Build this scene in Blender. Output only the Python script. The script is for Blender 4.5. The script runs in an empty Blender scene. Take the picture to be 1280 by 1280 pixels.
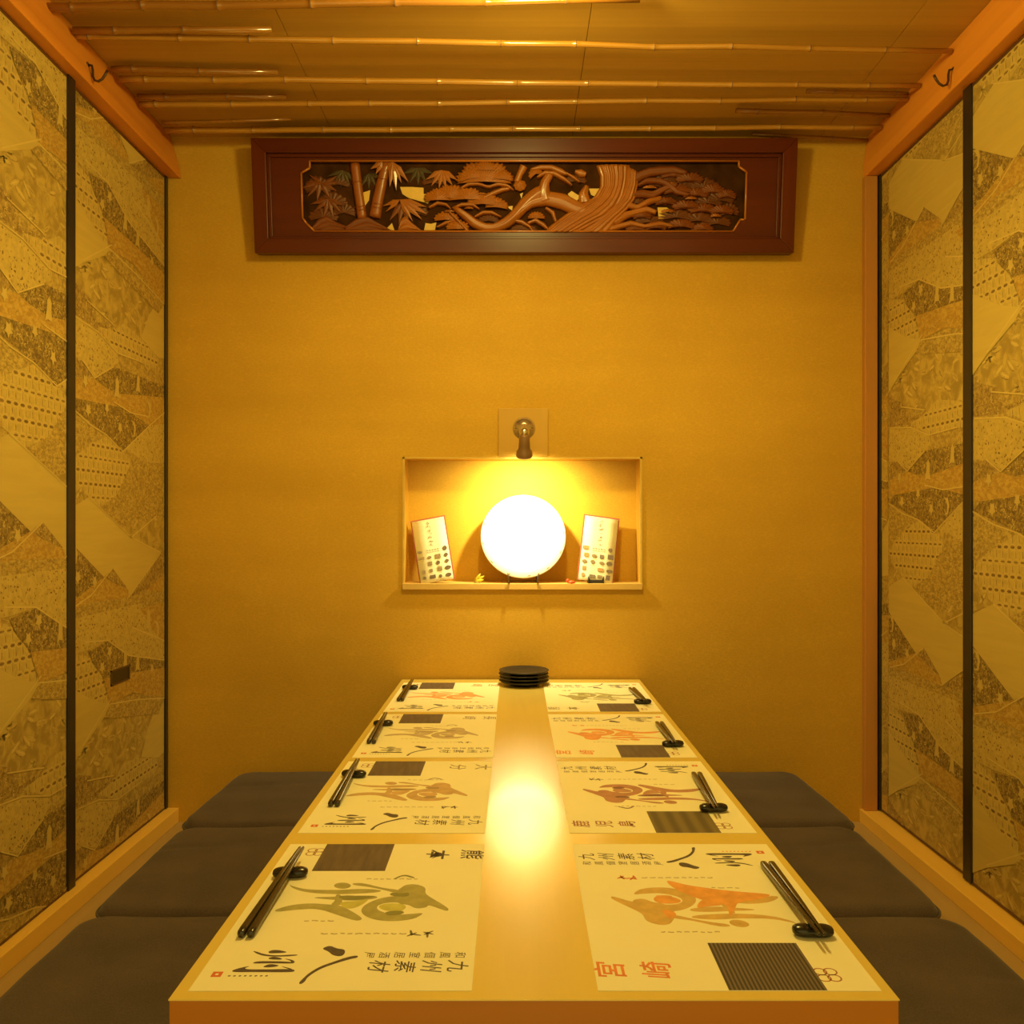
import bpy, bmesh, math, random
from mathutils import Vector, Matrix
from mathutils.geometry import tessellate_polygon
R = math.radians
PI = math.pi
random.seed(7)
scene = bpy.context.scene
COL = scene.collection

# ------------------------------------------------------------------ camera, world, lights, exposure
CZ = 0.85            # camera height above the seating floor (metres)
FPX = 1080.0         # focal length in pixels of the 1280 px frame
cam_d = bpy.data.cameras.new('camera')
cam_d.sensor_width = 36.0
cam_d.lens = 36.0 * FPX / 1280.0
cam_d.shift_x = -3.0 / 1280.0
cam_d.shift_y = 17.0 / 1280.0
cam_d.clip_start = 0.02
cam = bpy.data.objects.new('camera', cam_d)
cam.location = (0, 0, CZ)
cam.rotation_euler = (R(90), 0, 0)
COL.objects.link(cam)
scene.camera = cam

scene.view_settings.view_transform = 'Standard'
scene.view_settings.look = 'None'
scene.view_settings.gamma = 1.0
scene.view_settings.use_curve_mapping = False
scene.view_settings.exposure = 0.0

WARM = (1.0, 0.81, 0.215)
world = bpy.data.worlds.new('world')
scene.world = world
world.use_nodes = True
world.node_tree.nodes['Background'].inputs['Color'].default_value = (1.0, 0.80, 0.215, 1)
world.node_tree.nodes['Background'].inputs['Strength'].default_value = 1.05

def lamp(name, kind, loc, energy, color=WARM, **kw):
    d = bpy.data.lights.new(name, kind)
    d.energy = energy
    d.color = color
    for k, v in kw.items():
        setattr(d, k, v)
    o = bpy.data.objects.new(name, d)
    o.location = loc
    COL.objects.link(o)
    return o

# ceiling lamp of the room, just in front of the first pole in view
lamp('ceiling_light', 'POINT', (0.03, 1.55, 1.865), 17.5, shadow_soft_size=0.06)
lamp('ceiling_downlight', 'SPOT', (0.03, 1.55, 1.865), 21.0, shadow_soft_size=0.06, spot_size=R(158), spot_blend=0.5)
# the bulb in the little wall lamp, aimed down and back at the plate
DW = 2.48            # distance of the back wall
sp = lamp('lamp_light', 'SPOT', (0.028, DW - 0.082, 1.012), 15.0, color=(1.0, 0.88, 0.42), shadow_soft_size=0.012,
          spot_size=R(165), spot_blend=1.0)
sp.rotation_euler = Vector((0, 0.8, -1)).to_track_quat('-Z', 'Y').to_euler()

# ------------------------------------------------------------------ helpers
def px_to(x, y, Y):
    """world point seen at pixel (x, y) of the frame at distance Y"""
    return Vector(((x - 643.0) / FPX * Y, Y, CZ - (y - 657.0) / FPX * Y))

def link(o, parent=None):
    COL.objects.link(o)
    if parent is not None:
        o.parent = parent
    return o

def tag(o, label=None, cat=None, group=None, kind=None):
    if label: o['label'] = label
    if cat: o['category'] = cat
    if group: o['group'] = group
    if kind: o['kind'] = kind
    return o

def empty(name, loc, label=None, cat=None, group=None, rot=(0, 0, 0), kind=None):
    o = bpy.data.objects.new(name, None)
    o.empty_display_size = 0.03
    o.location = loc
    o.rotation_euler = rot
    link(o)
    return tag(o, label, cat, group, kind)

class MB:
    """collects verts and faces of one mesh"""
    def __init__(s):
        s.v = []; s.f = []; s.m = []; s.sm = []
    def add(s, vs, fs, mi=0, smooth=False):
        b = len(s.v)
        s.v += [tuple(v) for v in vs]
        for f in fs:
            s.f.append(tuple(b + i for i in f)); s.m.append(mi); s.sm.append(smooth)
    def box(s, x0, x1, y0, y1, z0, z1, mi=0):
        s.add([(x0,y0,z0),(x1,y0,z0),(x1,y1,z0),(x0,y1,z0),(x0,y0,z1),(x1,y0,z1),(x1,y1,z1),(x0,y1,z1)],
              [(0,3,2,1),(4,5,6,7),(0,1,5,4),(1,2,6,5),(2,3,7,6),(3,0,4,7)], mi)
    def prism(s, poly, axis, a, b, mi=0):
        """poly of 2-D points extruded along axis ('x','y','z') from a to b"""
        def P(p, t):
            if axis == 'x': return (t, p[0], p[1])
            if axis == 'y': return (p[0], t, p[1])
            return (p[0], p[1], t)
        n = len(poly)
        s.add([P(p, a) for p in poly] + [P(p, b) for p in poly],
              [tuple(range(n)), tuple(range(2*n-1, n-1, -1))] + [(i, n+i, n+(i+1) % n, (i+1) % n) for i in range(n)], mi)
    def lathe(s, prof, c=(0, 0, 0), n=32, mi=0, smooth=True, axis='z'):
        vs = []
        for r, h in prof:
            for k in range(n):
                a = 2*PI*k/n
                p = (r*math.cos(a), r*math.sin(a), h)
                if axis == 'y': p = (p[0], -p[2], p[1])
                if axis == 'x': p = (p[2], p[0], p[1])
                vs.append((c[0]+p[0], c[1]+p[1], c[2]+p[2]))
        fs = []
        for i in range(len(prof)-1):
            for k in range(n):
                fs.append((i*n+k, i*n+(k+1) % n, (i+1)*n+(k+1) % n, (i+1)*n+k))
        if prof[0][0] > 1e-6: fs.append(tuple(range(n-1, -1, -1)))
        if prof[-1][0] > 1e-6: fs.append(tuple((len(prof)-1)*n+k for k in range(n)))
        s.add(vs, fs, mi, smooth)
    def tube(s, pts, rad, n=10, mi=0, caps=True, flat=1.0):
        pts = [Vector(p) for p in pts]
        if not isinstance(rad, (list, tuple)): rad = [rad]*len(pts)
        vs = []; ref = None
        for i, p in enumerate(pts):
            t = (pts[min(i+1, len(pts)-1)] - pts[max(i-1, 0)]).normalized()
            if ref is None:
                ref = Vector((0, 0, 1)) if abs(t.z) < .9 else Vector((1, 0, 0))
            a = (ref - t*ref.dot(t)).normalized(); ref = a
            b = t.cross(a)
            for k in range(n):
                w = 2*PI*k/n
                vs.append(p + (a*math.cos(w) + b*math.sin(w)*flat)*rad[i])
        fs = [(i*n+k, i*n+(k+1) % n, (i+1)*n+(k+1) % n, (i+1)*n+k) for i in range(len(pts)-1) for k in range(n)]
        if caps:
            fs.append(tuple(range(n-1, -1, -1))); fs.append(tuple((len(pts)-1)*n+k for k in range(n)))
        s.add(vs, fs, mi, True)
    def build(s, name, mats, parent=None, origin=(0, 0, 0), bevel=0, seg=2, fix=True):
        if not isinstance(mats, (list, tuple)): mats = [mats]
        me = bpy.data.meshes.new(name)
        ox, oy, oz = origin
        me.from_pydata([(v[0]-ox, v[1]-oy, v[2]-oz) for v in s.v], [], s.f)
        for m in mats: me.materials.append(m)
        me.polygons.foreach_set('material_index', s.m)
        me.polygons.foreach_set('use_smooth', s.sm)
        if fix:
            bm = bmesh.new(); bm.from_mesh(me)
            bmesh.ops.recalc_face_normals(bm, faces=bm.faces)
            bm.to_mesh(me); bm.free()
        me.update()
        o = bpy.data.objects.new(name, me)
        o.location = origin
        link(o, parent)
        if bevel:
            md = o.modifiers.new('bevel', 'BEVEL'); md.width = bevel; md.segments = seg; md.limit_method = 'ANGLE'
        return o

# ------------------------------------------------------------------ materials
def new_mat(name, rough=0.6, spec=0.5, coat=0.0, metal=0.0, coat_rough=0.1):
    m = bpy.data.materials.new(name); m.use_nodes = True
    b = m.node_tree.nodes['Principled BSDF']
    b.inputs['Roughness'].default_value = rough
    b.inputs['Specular IOR Level'].default_value = spec
    b.inputs['Coat Weight'].default_value = coat
    b.inputs['Coat Roughness'].default_value = coat_rough
    b.inputs['Metallic'].default_value = metal
    return m, m.node_tree, b

def ramp_of(nt, fac, stops):
    r = nt.nodes.new('ShaderNodeValToRGB')
    while len(r.color_ramp.elements) < len(stops): r.color_ramp.elements.new(0.5)
    for e, (p, c) in zip(r.color_ramp.elements, stops):
        e.position = p; e.color = (*c, 1)
    nt.links.new(fac, r.inputs['Fac'])
    return r.outputs['Color']

def coords(nt, scale=(1, 1, 1), rot=(0, 0, 0)):
    tc = nt.nodes.new('ShaderNodeTexCoord'); mp = nt.nodes.new('ShaderNodeMapping')
    mp.inputs['Scale'].default_value = scale; mp.inputs['Rotation'].default_value = rot
    nt.links.new(tc.outputs['Object'], mp.inputs['Vector'])
    return mp.outputs['Vector']

def noise(nt, vec, scale, detail=4, rough=0.55, dist=0.0):
    n = nt.nodes.new('ShaderNodeTexNoise')
    n.inputs['Scale'].default_value = scale; n.inputs['Detail'].default_value = detail
    n.inputs['Roughness'].default_value = rough; n.inputs['Distortion'].default_value = dist
    nt.links.new(vec, n.inputs['Vector'])
    return n.outputs['Fac']

def bump(nt, b, h, strength=0.3, dist=0.002):
    bp = nt.nodes.new('ShaderNodeBump')
    bp.inputs['Strength'].default_value = strength; bp.inputs['Distance'].default_value = dist
    nt.links.new(h, bp.inputs['Height']); nt.links.new(bp.outputs['Normal'], b.inputs['Normal'])

def flat(name, c, rough=0.6, vary=0.08, scale=30, spec=0.5, coat=0, metal=0, bumps=0.0, coat_rough=.1):
    m, nt, b = new_mat(name, rough, spec, coat, metal, coat_rough)
    v = coords(nt); n = noise(nt, v, scale)
    lo = tuple(x*(1-vary) for x in c); hi = tuple(min(1, x*(1+vary)) for x in c)
    nt.links.new(ramp_of(nt, n, [(0.3, lo), (0.7, hi)]), b.inputs['Base Color'])
    if bumps: bump(nt, b, n, bumps, 0.001)
    return m

def wood(name, c1, c2, axis='x', rough=0.5, coat=0.0, spec=0.5, fine=60, bstr=0.05):
    m, nt, b = new_mat(name, rough, spec, coat)
    sc = {'x': (1.2, fine*.5, fine*.5), 'y': (fine*.5, 1.2, fine*.5), 'z': (fine*.5, fine*.5, 1.2)}[axis]
    v = coords(nt, sc)
    n = noise(nt, v, 1.0, 5, .6, 0.6)
    v2 = coords(nt, tuple(.12*s+.4 for s in sc)); n2 = noise(nt, v2, 1.0, 2, .5, 1.0)
    mx = nt.nodes.new('ShaderNodeMath'); mx.operation = 'MULTIPLY_ADD'
    nt.links.new(n, mx.inputs[0]); mx.inputs[1].default_value = 0.5
    h = nt.nodes.new('ShaderNodeMath'); h.operation = 'MULTIPLY'; nt.links.new(n2, h.inputs[0]); h.inputs[1].default_value = 0.5
    nt.links.new(h.outputs[0], mx.inputs[2])
    nt.links.new(ramp_of(nt, mx.outputs[0], [(0.35, c1), (0.65, c2)]), b.inputs['Base Color'])
    bump(nt, b, n, bstr, 0.001)
    return m

# plaster-like wallpaper: faint scale pattern with soft blotches
def make_wallpaper():
    m, nt, b = new_mat('wallpaper', 0.75, 0.25)
    v = coords(nt)
    vo = nt.nodes.new('ShaderNodeTexVoronoi'); vo.feature = 'DISTANCE_TO_EDGE'; vo.inputs['Scale'].default_value = 75
    mp = coords(nt, (1, 1, 1.9)); nt.links.new(mp, vo.inputs['Vector'])
    n = noise(nt, v, 3.0, 3); n2 = noise(nt, v, 160, 2)
    v3 = coords(nt, (.5, .5, 4)); n3 = noise(nt, v3, 2.0, 2)
    s = nt.nodes.new('ShaderNodeMath'); s.operation = 'MULTIPLY_ADD'; s.inputs[1].default_value = 0.6
    nt.links.new(n, s.inputs[0])
    t = nt.nodes.new('ShaderNodeMath'); t.operation = 'MULTIPLY_ADD'; t.inputs[1].default_value = 0.18
    nt.links.new(n2, t.inputs[0]); nt.links.new(n3, t.inputs[2])
    u = nt.nodes.new('ShaderNodeMath'); u.operation = 'MULTIPLY'; u.inputs[1].default_value = .45
    nt.links.new(t.outputs[0], u.inputs[0]); nt.links.new(u.outputs[0], s.inputs[2])
    base = ramp_of(nt, s.outputs[0], [(0.35, (.53, .30, .030)), (0.75, (.64, .37, .042))])
    edge = ramp_of(nt, vo.outputs['Distance'], [(0.0, (1.10, 1.10, 1.12)), (0.10, (.985, .985, .975))])
    mx = nt.nodes.new('ShaderNodeMix'); mx.data_type = 'RGBA'; mx.blend_type = 'MULTIPLY'; mx.inputs['Factor'].default_value = 0.8
    nt.links.new(base, mx.inputs['A']); nt.links.new(edge, mx.inputs['B'])
    nt.links.new(mx.outputs['Result'], b.inputs['Base Color'])
    bump(nt, b, vo.outputs['Distance'], 0.15, 0.002)
    return m
M = {}
M['wall'] = make_wallpaper()
M['plain_wall'] = flat('plain_wall', (.50, .36, .14), .8)
M['ceiling'] = wood('ceiling_board', (.47, .26, .03), (.55, .31, .04), 'x', .7, fine=180, bstr=.1)
M['ceiling_gap'] = flat('ceiling_gap', (.16, .09, .02), .9)
M['beam'] = wood('beam_wood', (.64, .225, .025), (.82, .32, .04), 'y', .42, fine=50)
M['post'] = wood('post_wood', (.46, .19, .035), (.56, .25, .05), 'z', .5, fine=60)
M['sill'] = wood('sill_wood', (.84, .49, .075), (.92, .56, .095), 'y', .45, fine=50)
M['floor'] = wood('floor_board', (.40, .26, .09), (.50, .33, .12), 'y', .6, fine=40)
M['shelf'] = wood('shelf_wood', (.60, .37, .09), (.70, .44, .12), 'x', .5, fine=60)
M['table'] = wood('table_top_wood', (.76, .555, .13), (.81, .60, .145), 'y', .24, coat=0.35, spec=.5, fine=60, bstr=.006)
M['table_edge'] = wood('table_edge_wood', (.43, .14, .003), (.50, .17, .004), 'x', .4, fine=40)
M['black_lacquer'] = flat('black_lacquer', (.020, .016, .012), .22, .2, 40)
M['black_frame'] = flat('black_door_frame', (.028, .020, .014), .35, .2, 20)
M['dark_rail'] = flat('dark_door_rail', (.12, .05, .02), .5)
M['paper'] = flat('placemat_paper', (.92, .84, .53), .75, .015, 12, spec=.3)
M['ink'] = flat('ink', (.10, .065, .04), .7, .2, 200)
M['small_ink'] = flat('grey_ink', (.20, .15, .08), .8)
M['faint_ink'] = flat('faint_ink', (.52, .42, .22), .8)
M['seal'] = flat('seal_red', (.72, .16, .04), .8)
M['emblem'] = flat('emblem_brown', (.45, .17, .06), .8)

def make_fabric():
    m, nt, b = new_mat('cushion_fabric', 0.95, 0.1)
    v = coords(nt)
    n = noise(nt, v, 7, 3); n2 = noise(nt, v, 420, 2)
    a = nt.nodes.new('ShaderNodeMath'); a.operation = 'MULTIPLY_ADD'; a.inputs[1].default_value = .55
    nt.links.new(n2, a.inputs[0])
    h = nt.nodes.new('ShaderNodeMath'); h.operation = 'MULTIPLY'; h.inputs[1].default_value = .45
    nt.links.new(n, h.inputs[0]); nt.links.new(h.outputs[0], a.inputs[2])
    nt.links.new(ramp_of(nt, a.outputs[0], [(.32, (.068, .047, .036)), (.68, (.125, .088, .066))]), b.inputs['Base Color'])
    b.inputs['Sheen Weight'].default_value = .15
    bump(nt, b, n2, .3, .0008)
    return m
M['fabric'] = make_fabric()

# door paper print
def print_mat(name, c1, c2, scale, stretch=(1, 1, 1), lo=.4, hi=.6, detail=5):
    m, nt, b = new_mat(name, .7, .3)
    v = coords(nt, stretch); n = noise(nt, v, scale, detail, .6, .8)
    nt.links.new(ramp_of(nt, n, [(lo, c1), (hi, c2)]), b.inputs['Base Color'])
    return m
PM = {
 'base':  print_mat('print_base',  (.34, .22, .05), (.57, .39, .085), 90),
 'plain': print_mat('print_plain', (.57, .405, .095), (.61, .44, .105), 14, (1, .3, 3)),
 'dark':  print_mat('print_dark',  (.16, .095, .025), (.38, .25, .055), 120),
 'brown': print_mat('print_brown', (.24, .145, .035), (.46, .30, .07), 110),
 'orange':print_mat('print_orange',(.42, .235, .04), (.58, .37, .07), 80, (1, 1, 1.6)),
 'leaf':  print_mat('print_leaf_ground', (.36, .24, .05), (.56, .385, .085), 30),
 'mottle':print_mat('print_mottle',(.31, .20, .045), (.58, .40, .09), 90, (1, 1, 1.5)),
 'line':  print_mat('print_line',  (.64, .46, .12), (.68, .50, .13), 30),
 'blob':  print_mat('print_blob',  (.58, .41, .10), (.62, .44, .11), 50),
 'dash':  print_mat('print_dash',  (.16, .085, .025), (.28, .16, .04), 60),
 'light': print_mat('print_light', (.50, .35, .08), (.60, .42, .10), 70),
}
GROUNDS = set(PM)
PKEYS = list(PM); PIDX = {k: i for i, k in enumerate(PKEYS)}; PLIST = [PM[k] for k in PKEYS]

# ------------------------------------------------------------------ the room
XL, XR = -0.994, 1.038      # inner faces of the side walls (door faces)
CEIL = 1.966
BEAM = 1.849                # underside of the side beams
SILL = 0.041
YN = -0.35                  # near end of the built room

# floor with the sunken leg well under the table
f = MB()
f.prism([(-1.06, 0), (-.29, 0), (-.29, -.38), (.325, -.38), (.325, 0), (1.10, 0), (1.10, -.45), (-1.06, -.45)], 'y', YN, DW+.15)
tag(f.build('floor', M['floor']), kind='structure')

# back wall with the niche
NX0, NX1 = (505-643)*DW/FPX, (801-643)*DW/FPX
NZ0, NZ1 = CZ-(729-657)*DW/FPX, CZ+(657-573)*DW/FPX
ND = 0.098
w = MB()
w.box(-1.06, NX0, DW, DW+.14, 0, 2.0); w.box(NX1, 1.10, DW, DW+.14, 0, 2.0)
w.box(NX0, NX1, DW, DW+.14, 0, NZ0-.018); w.box(NX0, NX1, DW, DW+.14, NZ1, 2.0)
w.box(NX0, NX1, DW+ND, DW+.14, NZ0-.018, NZ1); w.box(-.289, .324, DW, DW+.14, -.379, 0)
wb = w.build('wall_back', M['wall']); tag(wb, kind='structure')
# light corner beads round the niche
t = MB(); e = .0035
t.box(NX0-e, NX0+e*.6, DW-.003, DW+.004, NZ0, NZ1+e); t.box(NX1-e*.6, NX1+e, DW-.003, DW+.004, NZ0, NZ1+e)
t.box(NX0-e, NX1+e, DW-.003, DW+.002, NZ1-e*.3, NZ1+e)
t.build('niche_trim', flat('niche_trim', (.66, .44, .085), .6), wb)
s = MB(); s.box(NX0-.004, NX1+.004, DW-.012, DW+ND-.001, NZ0-.018, NZ0)
s.build('niche_shelf', M['shelf'], wb, bevel=.0015)

for nm, x0, x1 in (('wall_left', -1.10, -1.012), ('wall_right', 1.056, 1.14)):
    w = MB(); w.box(x0, x1, YN, DW+.14, -.02, 2.0)
    tag(w.build(nm, M['plain_wall']), kind='structure')

# ceiling: dark backing with boards, narrow joints between them
c = MB(); c.box(-1.10, 1.14, YN, DW+.14, CEIL+.006, CEIL+.05)
ce = tag(c.build('ceiling', M['ceiling_gap']), kind='structure')
edges = [-1.10, -.517, .166, .878, 1.14]
for a, b_ in zip(edges, edges[1:]):
    c = MB(); c.box(a+.0006, b_-.0006, YN, DW+.10, CEIL, CEIL+.007)
    c.build('ceiling_board', M['ceiling'], ce, bevel=.0008, seg=1)

# side beams over the doors, sills under them, post in the right corner
BX, BXT = -.956, -.990
b = MB(); b.prism([(-1.012, BEAM), (BX, BEAM-.004), (BX-.003, BEAM+.022), (BXT+.004, CEIL), (-1.012, CEIL)], 'y', YN, DW)
tag(b.build('trim_1', M['beam'], bevel=.003), kind='structure')
b = MB(); b.prism([(1.056, BEAM), (.999, BEAM-.004), (1.0, BEAM+.03), (1.012, CEIL), (1.056, CEIL)], 'y', YN, DW)
tag(b.build('trim_2', M['beam'], bevel=.003), kind='structure')
b = MB(); b.box(-1.012, -.963, YN, DW, 0, SILL)
tag(b.build('trim_3', M['sill'], bevel=.002), kind='structure')
b = MB(); b.box(.990, 1.056, YN, DW, 0, SILL-.003)
tag(b.build('trim_4', M['sill'], bevel=.002), kind='structure')
b = MB(); b.box(.998, 1.034, DW-.022, DW, SILL-.003, BEAM-.003)
tag(b.build('trim_5', M['post'], bevel=.002), kind='structure')

# ------------------------------------------------------------------ printed paper of the sliding doors
# shapes of the print as (s, z) on the paper sheet: s along the wall, z height
def mz(z, X, Y):
    """zoomed reading (X, Y) of strip z -> sheet coordinates (s, z)"""
    if z == 'D': px, py = 85 + X/4.923, 860 + Y/4.923
    else: px, py = 85 + X/4.27, {'A': 100, 'B': 380, 'C': 660}[z] + Y/4.27
    D = 0.994*FPX/(643-px)
    return (D-1.94, CZ+(657-py)*D/FPX)
def P(z, *pts): return [mz(z, *p) for p in pts]
REG = [
 ('base', [(0, .3), (.532, .3), (.532, 1.422), (0, 1.422)]),
 ('leaf', P('A', (40,960),(230,875),(350,950),(420,1000),(480,1090),(525,1150),(525,1290))+P('B', (420,170),(400,190),(270,130),(200,60),(110,0))+P('A',(60,1100))),
 ('plain', P('B', (524,-70),(524,290),(490,285),(400,180),(440,60))),
 ('brown', P('A', (20,1040),(60,1090),(130,1170),(160,1290))+P('B',(260,120),(200,140),(150,120),(20,40))),
 ('lattice', P('B', (170,120),(250,140),(310,105),(400,185),(490,290),(475,345),(270,262))),
 ('dots', P('B', (20,50),(170,145),(272,262),(280,310),(160,392),(85,300),(20,270))),
 ('brown', P('B', (20,290),(85,300),(150,390),(20,390))),
 ('dark', P('B', (150,400),(250,335),(300,350),(524,440),(524,498),(270,478),(200,440))),
 ('orange', P('B', (20,395),(150,398),(200,440),(270,478),(524,498),(524,640),(440,650),(310,590),(20,490))),
 ('dark', P('B', (20,540),(60,505),(310,555),(440,648),(300,785),(215,700))),
 ('dots', P('B', (300,785),(440,648),(524,640),(524,845),(420,855),(360,800))),
 ('mottle', P('B', (20,570),(215,700),(150,745),(60,800),(20,810))),
 ('lattice2', P('B', (20,860),(60,800),(150,742),(220,700),(340,830),(345,920),(260,1030),(180,1085),(60,975))),
 ('mottle', P('B', (345,850),(524,850),(524,1130),(345,1245),(190,1085),(270,1020))),
 ('scroll', P('B', (20,910),(60,975),(110,1030),(20,1090))),
 ('leaf', P('C', (270,0),(524,-60),(524,130),(500,130),(345,45))),
 ('plain', P('B', (20,1095),(120,1030))+P('C', (345,48),(500,130),(340,365),(245,215),(200,262),(20,70))),
 ('dark', P('C', (20,70),(200,262),(140,310),(20,400))),
 ('orange', P('C', (20,400),(200,262),(245,290),(330,330),(330,370),(130,400),(20,440))),
 ('brown', P('C', (245,212),(325,325),(285,310),(205,262))),
 ('brown', P('C', (524,130),(500,130),(430,260),(340,365),(430,330),(524,250))),
 ('orange', P('C', (524,240),(430,330),(524,340))),
 ('mottle', P('C', (20,440),(130,398),(340,368),(524,335),(524,400),(300,432),(20,490))),
 ('dots', P('C', (20,490),(300,422),(400,400),(470,520),(524,600),(524,705),(330,680),(220,600),(120,650),(20,680))),
 ('orange', P('C', (390,430),(524,395),(524,610),(470,560))),
 ('lattice', P('C', (20,670),(110,685),(185,780),(232,940),(150,930),(20,850))),
 ('dark', P('C', (120,660),(220,605),(330,680),(524,705),(524,745),(350,772),(200,805),(150,740))),
 ('orange', P('C', (200,805),(350,772),(524,745),(524,905),(350,880),(232,940))),
 ('mottle', P('C', (232,940),(350,885),(524,900),(490,990),(250,1015),(200,1010))),
 ('plain', P('C', (20,850),(150,925),(232,942),(200,1010),(90,1170),(20,1290))),
]
LINES = [P('B', (20,545),(120,640),(215,700),(300,788)), P('B', (300,788),(440,650),(520,580)), P('B',(30,55),(170,150),(272,262),(400,310)),
         P('B', (85,300),(150,395),(250,335)), P('B', (250,520),(340,580),(430,600)), P('C', (30,430),(130,360),(245,215)),
         P('C', (100,610),(220,600),(330,680),(520,705)), P('C',(340,48),(500,130)), P('C',(330,370),(500,135)),
         P('C',(230,940),(380,915),(520,908)), P('B',(120,1030),(345,1245)), P('B',(110,-20),(250,110)), P('A',(90,960),(240,880)),
         P('C',(350,530),(520,600)), P('B',(345,1245),(480,1130))]
BLOBS = [('bell', mz('B',268,445), .034), ('bell', mz('B',380,425), .03), ('star', mz('B',115,565), .028), ('star', mz('B',215,555), .024),
         ('star', mz('B',285,660), .026), ('bird', mz('B',355,665), .028), ('star', mz('B',100,410), .026), ('bird', mz('B',435,560), .030),
         ('star', mz('C',60,262), .028), ('star', mz('C',150,285), .026), ('bird', mz('C',40,140), .03),
         ('star', mz('C',230,660), .026), ('star', mz('C',190,745), .026), ('bell', mz('C',312,700), .03), ('bell', mz('C',378,715), .03),
         ('star', mz('C',455,750), .024), ('bell', mz('C',435,485), .036), ('bird', mz('C',478,540), .032)]
PER = 1.122
def inside(p, poly):
    x, y = p; r = False; n = len(poly)
    for i in range(n):
        x1, y1 = poly[i]; x2, y2 = poly[(i+1) % n]
        if (y1 > y) != (y2 > y) and x < (x2-x1)*(y-y1)/(y2-y1)+x1: r = not r
    return r
def ell(cx, cy, a, b_, ang, n=6):
    ca, sa = math.cos(ang), math.sin(ang)
    return [(cx+a*math.cos(2*PI*k/n)*ca-b_*math.sin(2*PI*k/n)*sa, cy+a*math.cos(2*PI*k/n)*sa+b_*math.sin(2*PI*k/n)*ca) for k in range(n)]
def ribbon(pts, wd):
    L = []; Rr = []
    for i, p in enumerate(pts):
        a = pts[max(i-1, 0)]; c_ = pts[min(i+1, len(pts)-1)]
        dx, dy = c_[0]-a[0], c_[1]-a[1]; l = math.hypot(dx, dy) or 1
        ww = wd[i] if isinstance(wd, (list, tuple)) else wd
        L.append((p[0]-dy/l*ww, p[1]+dx/l*ww)); Rr.append((p[0]+dy/l*ww, p[1]-dx/l*ww))
    return [[L[i], L[i+1], Rr[i+1], Rr[i]] for i in range(len(pts)-1)]
def arc(cx, cy, r, a0, a1, n=4):
    return [(cx+r*math.cos(a0+(a1-a0)*k/n), cy+r*math.sin(a0+(a1-a0)*k/n)) for k in range(n+1)]

rng = random.Random(11)
SHEET = []          # (polygon, material key, layer height)
lay = 0
for kind, poly in REG:
    lay += 1
    ground = {'lattice': 'light', 'lattice2': 'light', 'dots': 'light', 'scroll': 'leaf'}.get(kind, kind)
    h = lay*5e-5
    SHEET.append((poly, ground, h))
    xs = [p[0] for p in poly]; ys = [p[1] for p in poly]
    x0, x1, y0, y1 = min(xs), max(xs), min(ys), max(ys); A = (x1-x0)*(y1-y0)
    def scatter(dens):
        for _ in range(int(A*dens)):
            p = (rng.uniform(x0, x1), rng.uniform(y0, y1))
            if inside(p, poly): yield p
    if kind in ('lattice', 'lattice2'):
        rh = .031; pw = .024
        j = 0; y = y1
        while y > y0:
            k = 0; x = x0 + (j % 2)*pw*.5
            strong = .0034 if (j*7+lay) % 3 else .0022
            while x < x1:
                if inside((x, y), poly):
                    SHEET.append((ell(x, y, .0085, strong, 0), 'dash', h+1e-5))
                    for q in ribbon([(x-.011, y), (x-.006, y-.006), (x+.006, y-.006), (x+.011, y)], .0008): SHEET.append((q, 'line', h+2e-5))
                    for q in ribbon([(x-.011, y), (x-.006, y+.006), (x+.006, y+.006), (x+.011, y)], .0008): SHEET.append((q, 'line', h+2e-5))
                xm = x+pw*.5
                if inside((xm, y-rh*.5), poly):
                    SHEET.append((ell(xm, y-rh*.5, .0016, .008, .1, 6), 'brown', h+1e-5))
                    for q in ribbon([(xm-.006, y-rh*.15), (xm-.004, y-rh*.5), (xm-.006, y-rh*.85)], .0009): SHEET.append((q, 'line', h+2e-5))
                x += pw
            y -= rh; j += 1
    elif kind == 'dots':
        for p in scatter(6800):
            SHEET.append((ell(p[0], p[1], rng.uniform(.0018, .004), rng.uniform(.0013, .0026), rng.uniform(0, PI), 5), rng.choice(['dash', 'brown', 'mottle']), h+1e-5))
    elif kind == 'leaf' or kind == 'scroll':
        for p in scatter(760):
            a = rng.uniform(-.9, .9); L = rng.uniform(.013, .022)
            SHEET.append((ell(p[0], p[1], L, L*.36, a, 10), 'brown' if rng.random() < .35 else 'mottle', h+.8e-5))
            SHEET.append((ell(p[0], p[1]+.001, L*.92, L*.27, a, 10), 'light', h+1.6e-5))
            SHEET.append((ell(p[0], p[1]+.001, L*.7, L*.10, a, 6), 'line' if rng.random() < .5 else 'leaf', h+2.4e-5))
    elif kind in ('dark', 'brown'):
        for p in scatter(7000):
            a = rng.uniform(0, PI); r = rng.uniform(.002, .0045)
            for q in ribbon(arc(p[0], p[1], r, a, a+rng.uniform(1.5, 4), 3), .0010): SHEET.append((q, rng.choice(['light', 'line', 'base']), h+1e-5))
    elif kind in ('orange', 'mottle', 'base'):
        dn = {'orange': 2600, 'mottle': 4200, 'base': 1500}[kind]
        for p in scatter(dn):
            a = rng.uniform(0, PI); r = rng.uniform(.004, .009)
            for q in ribbon(arc(p[0], p[1], r, a, a+rng.uniform(1, 3), 3), .0010): SHEET.append((q, rng.choice(['light', 'brown', 'base', 'orange', 'brown']), h+1e-5))
hL = (lay+2)*5e-5
for ln in LINES:
    for q in ribbon(ln, .0016): SHEET.append((q, 'line', hL))
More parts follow.
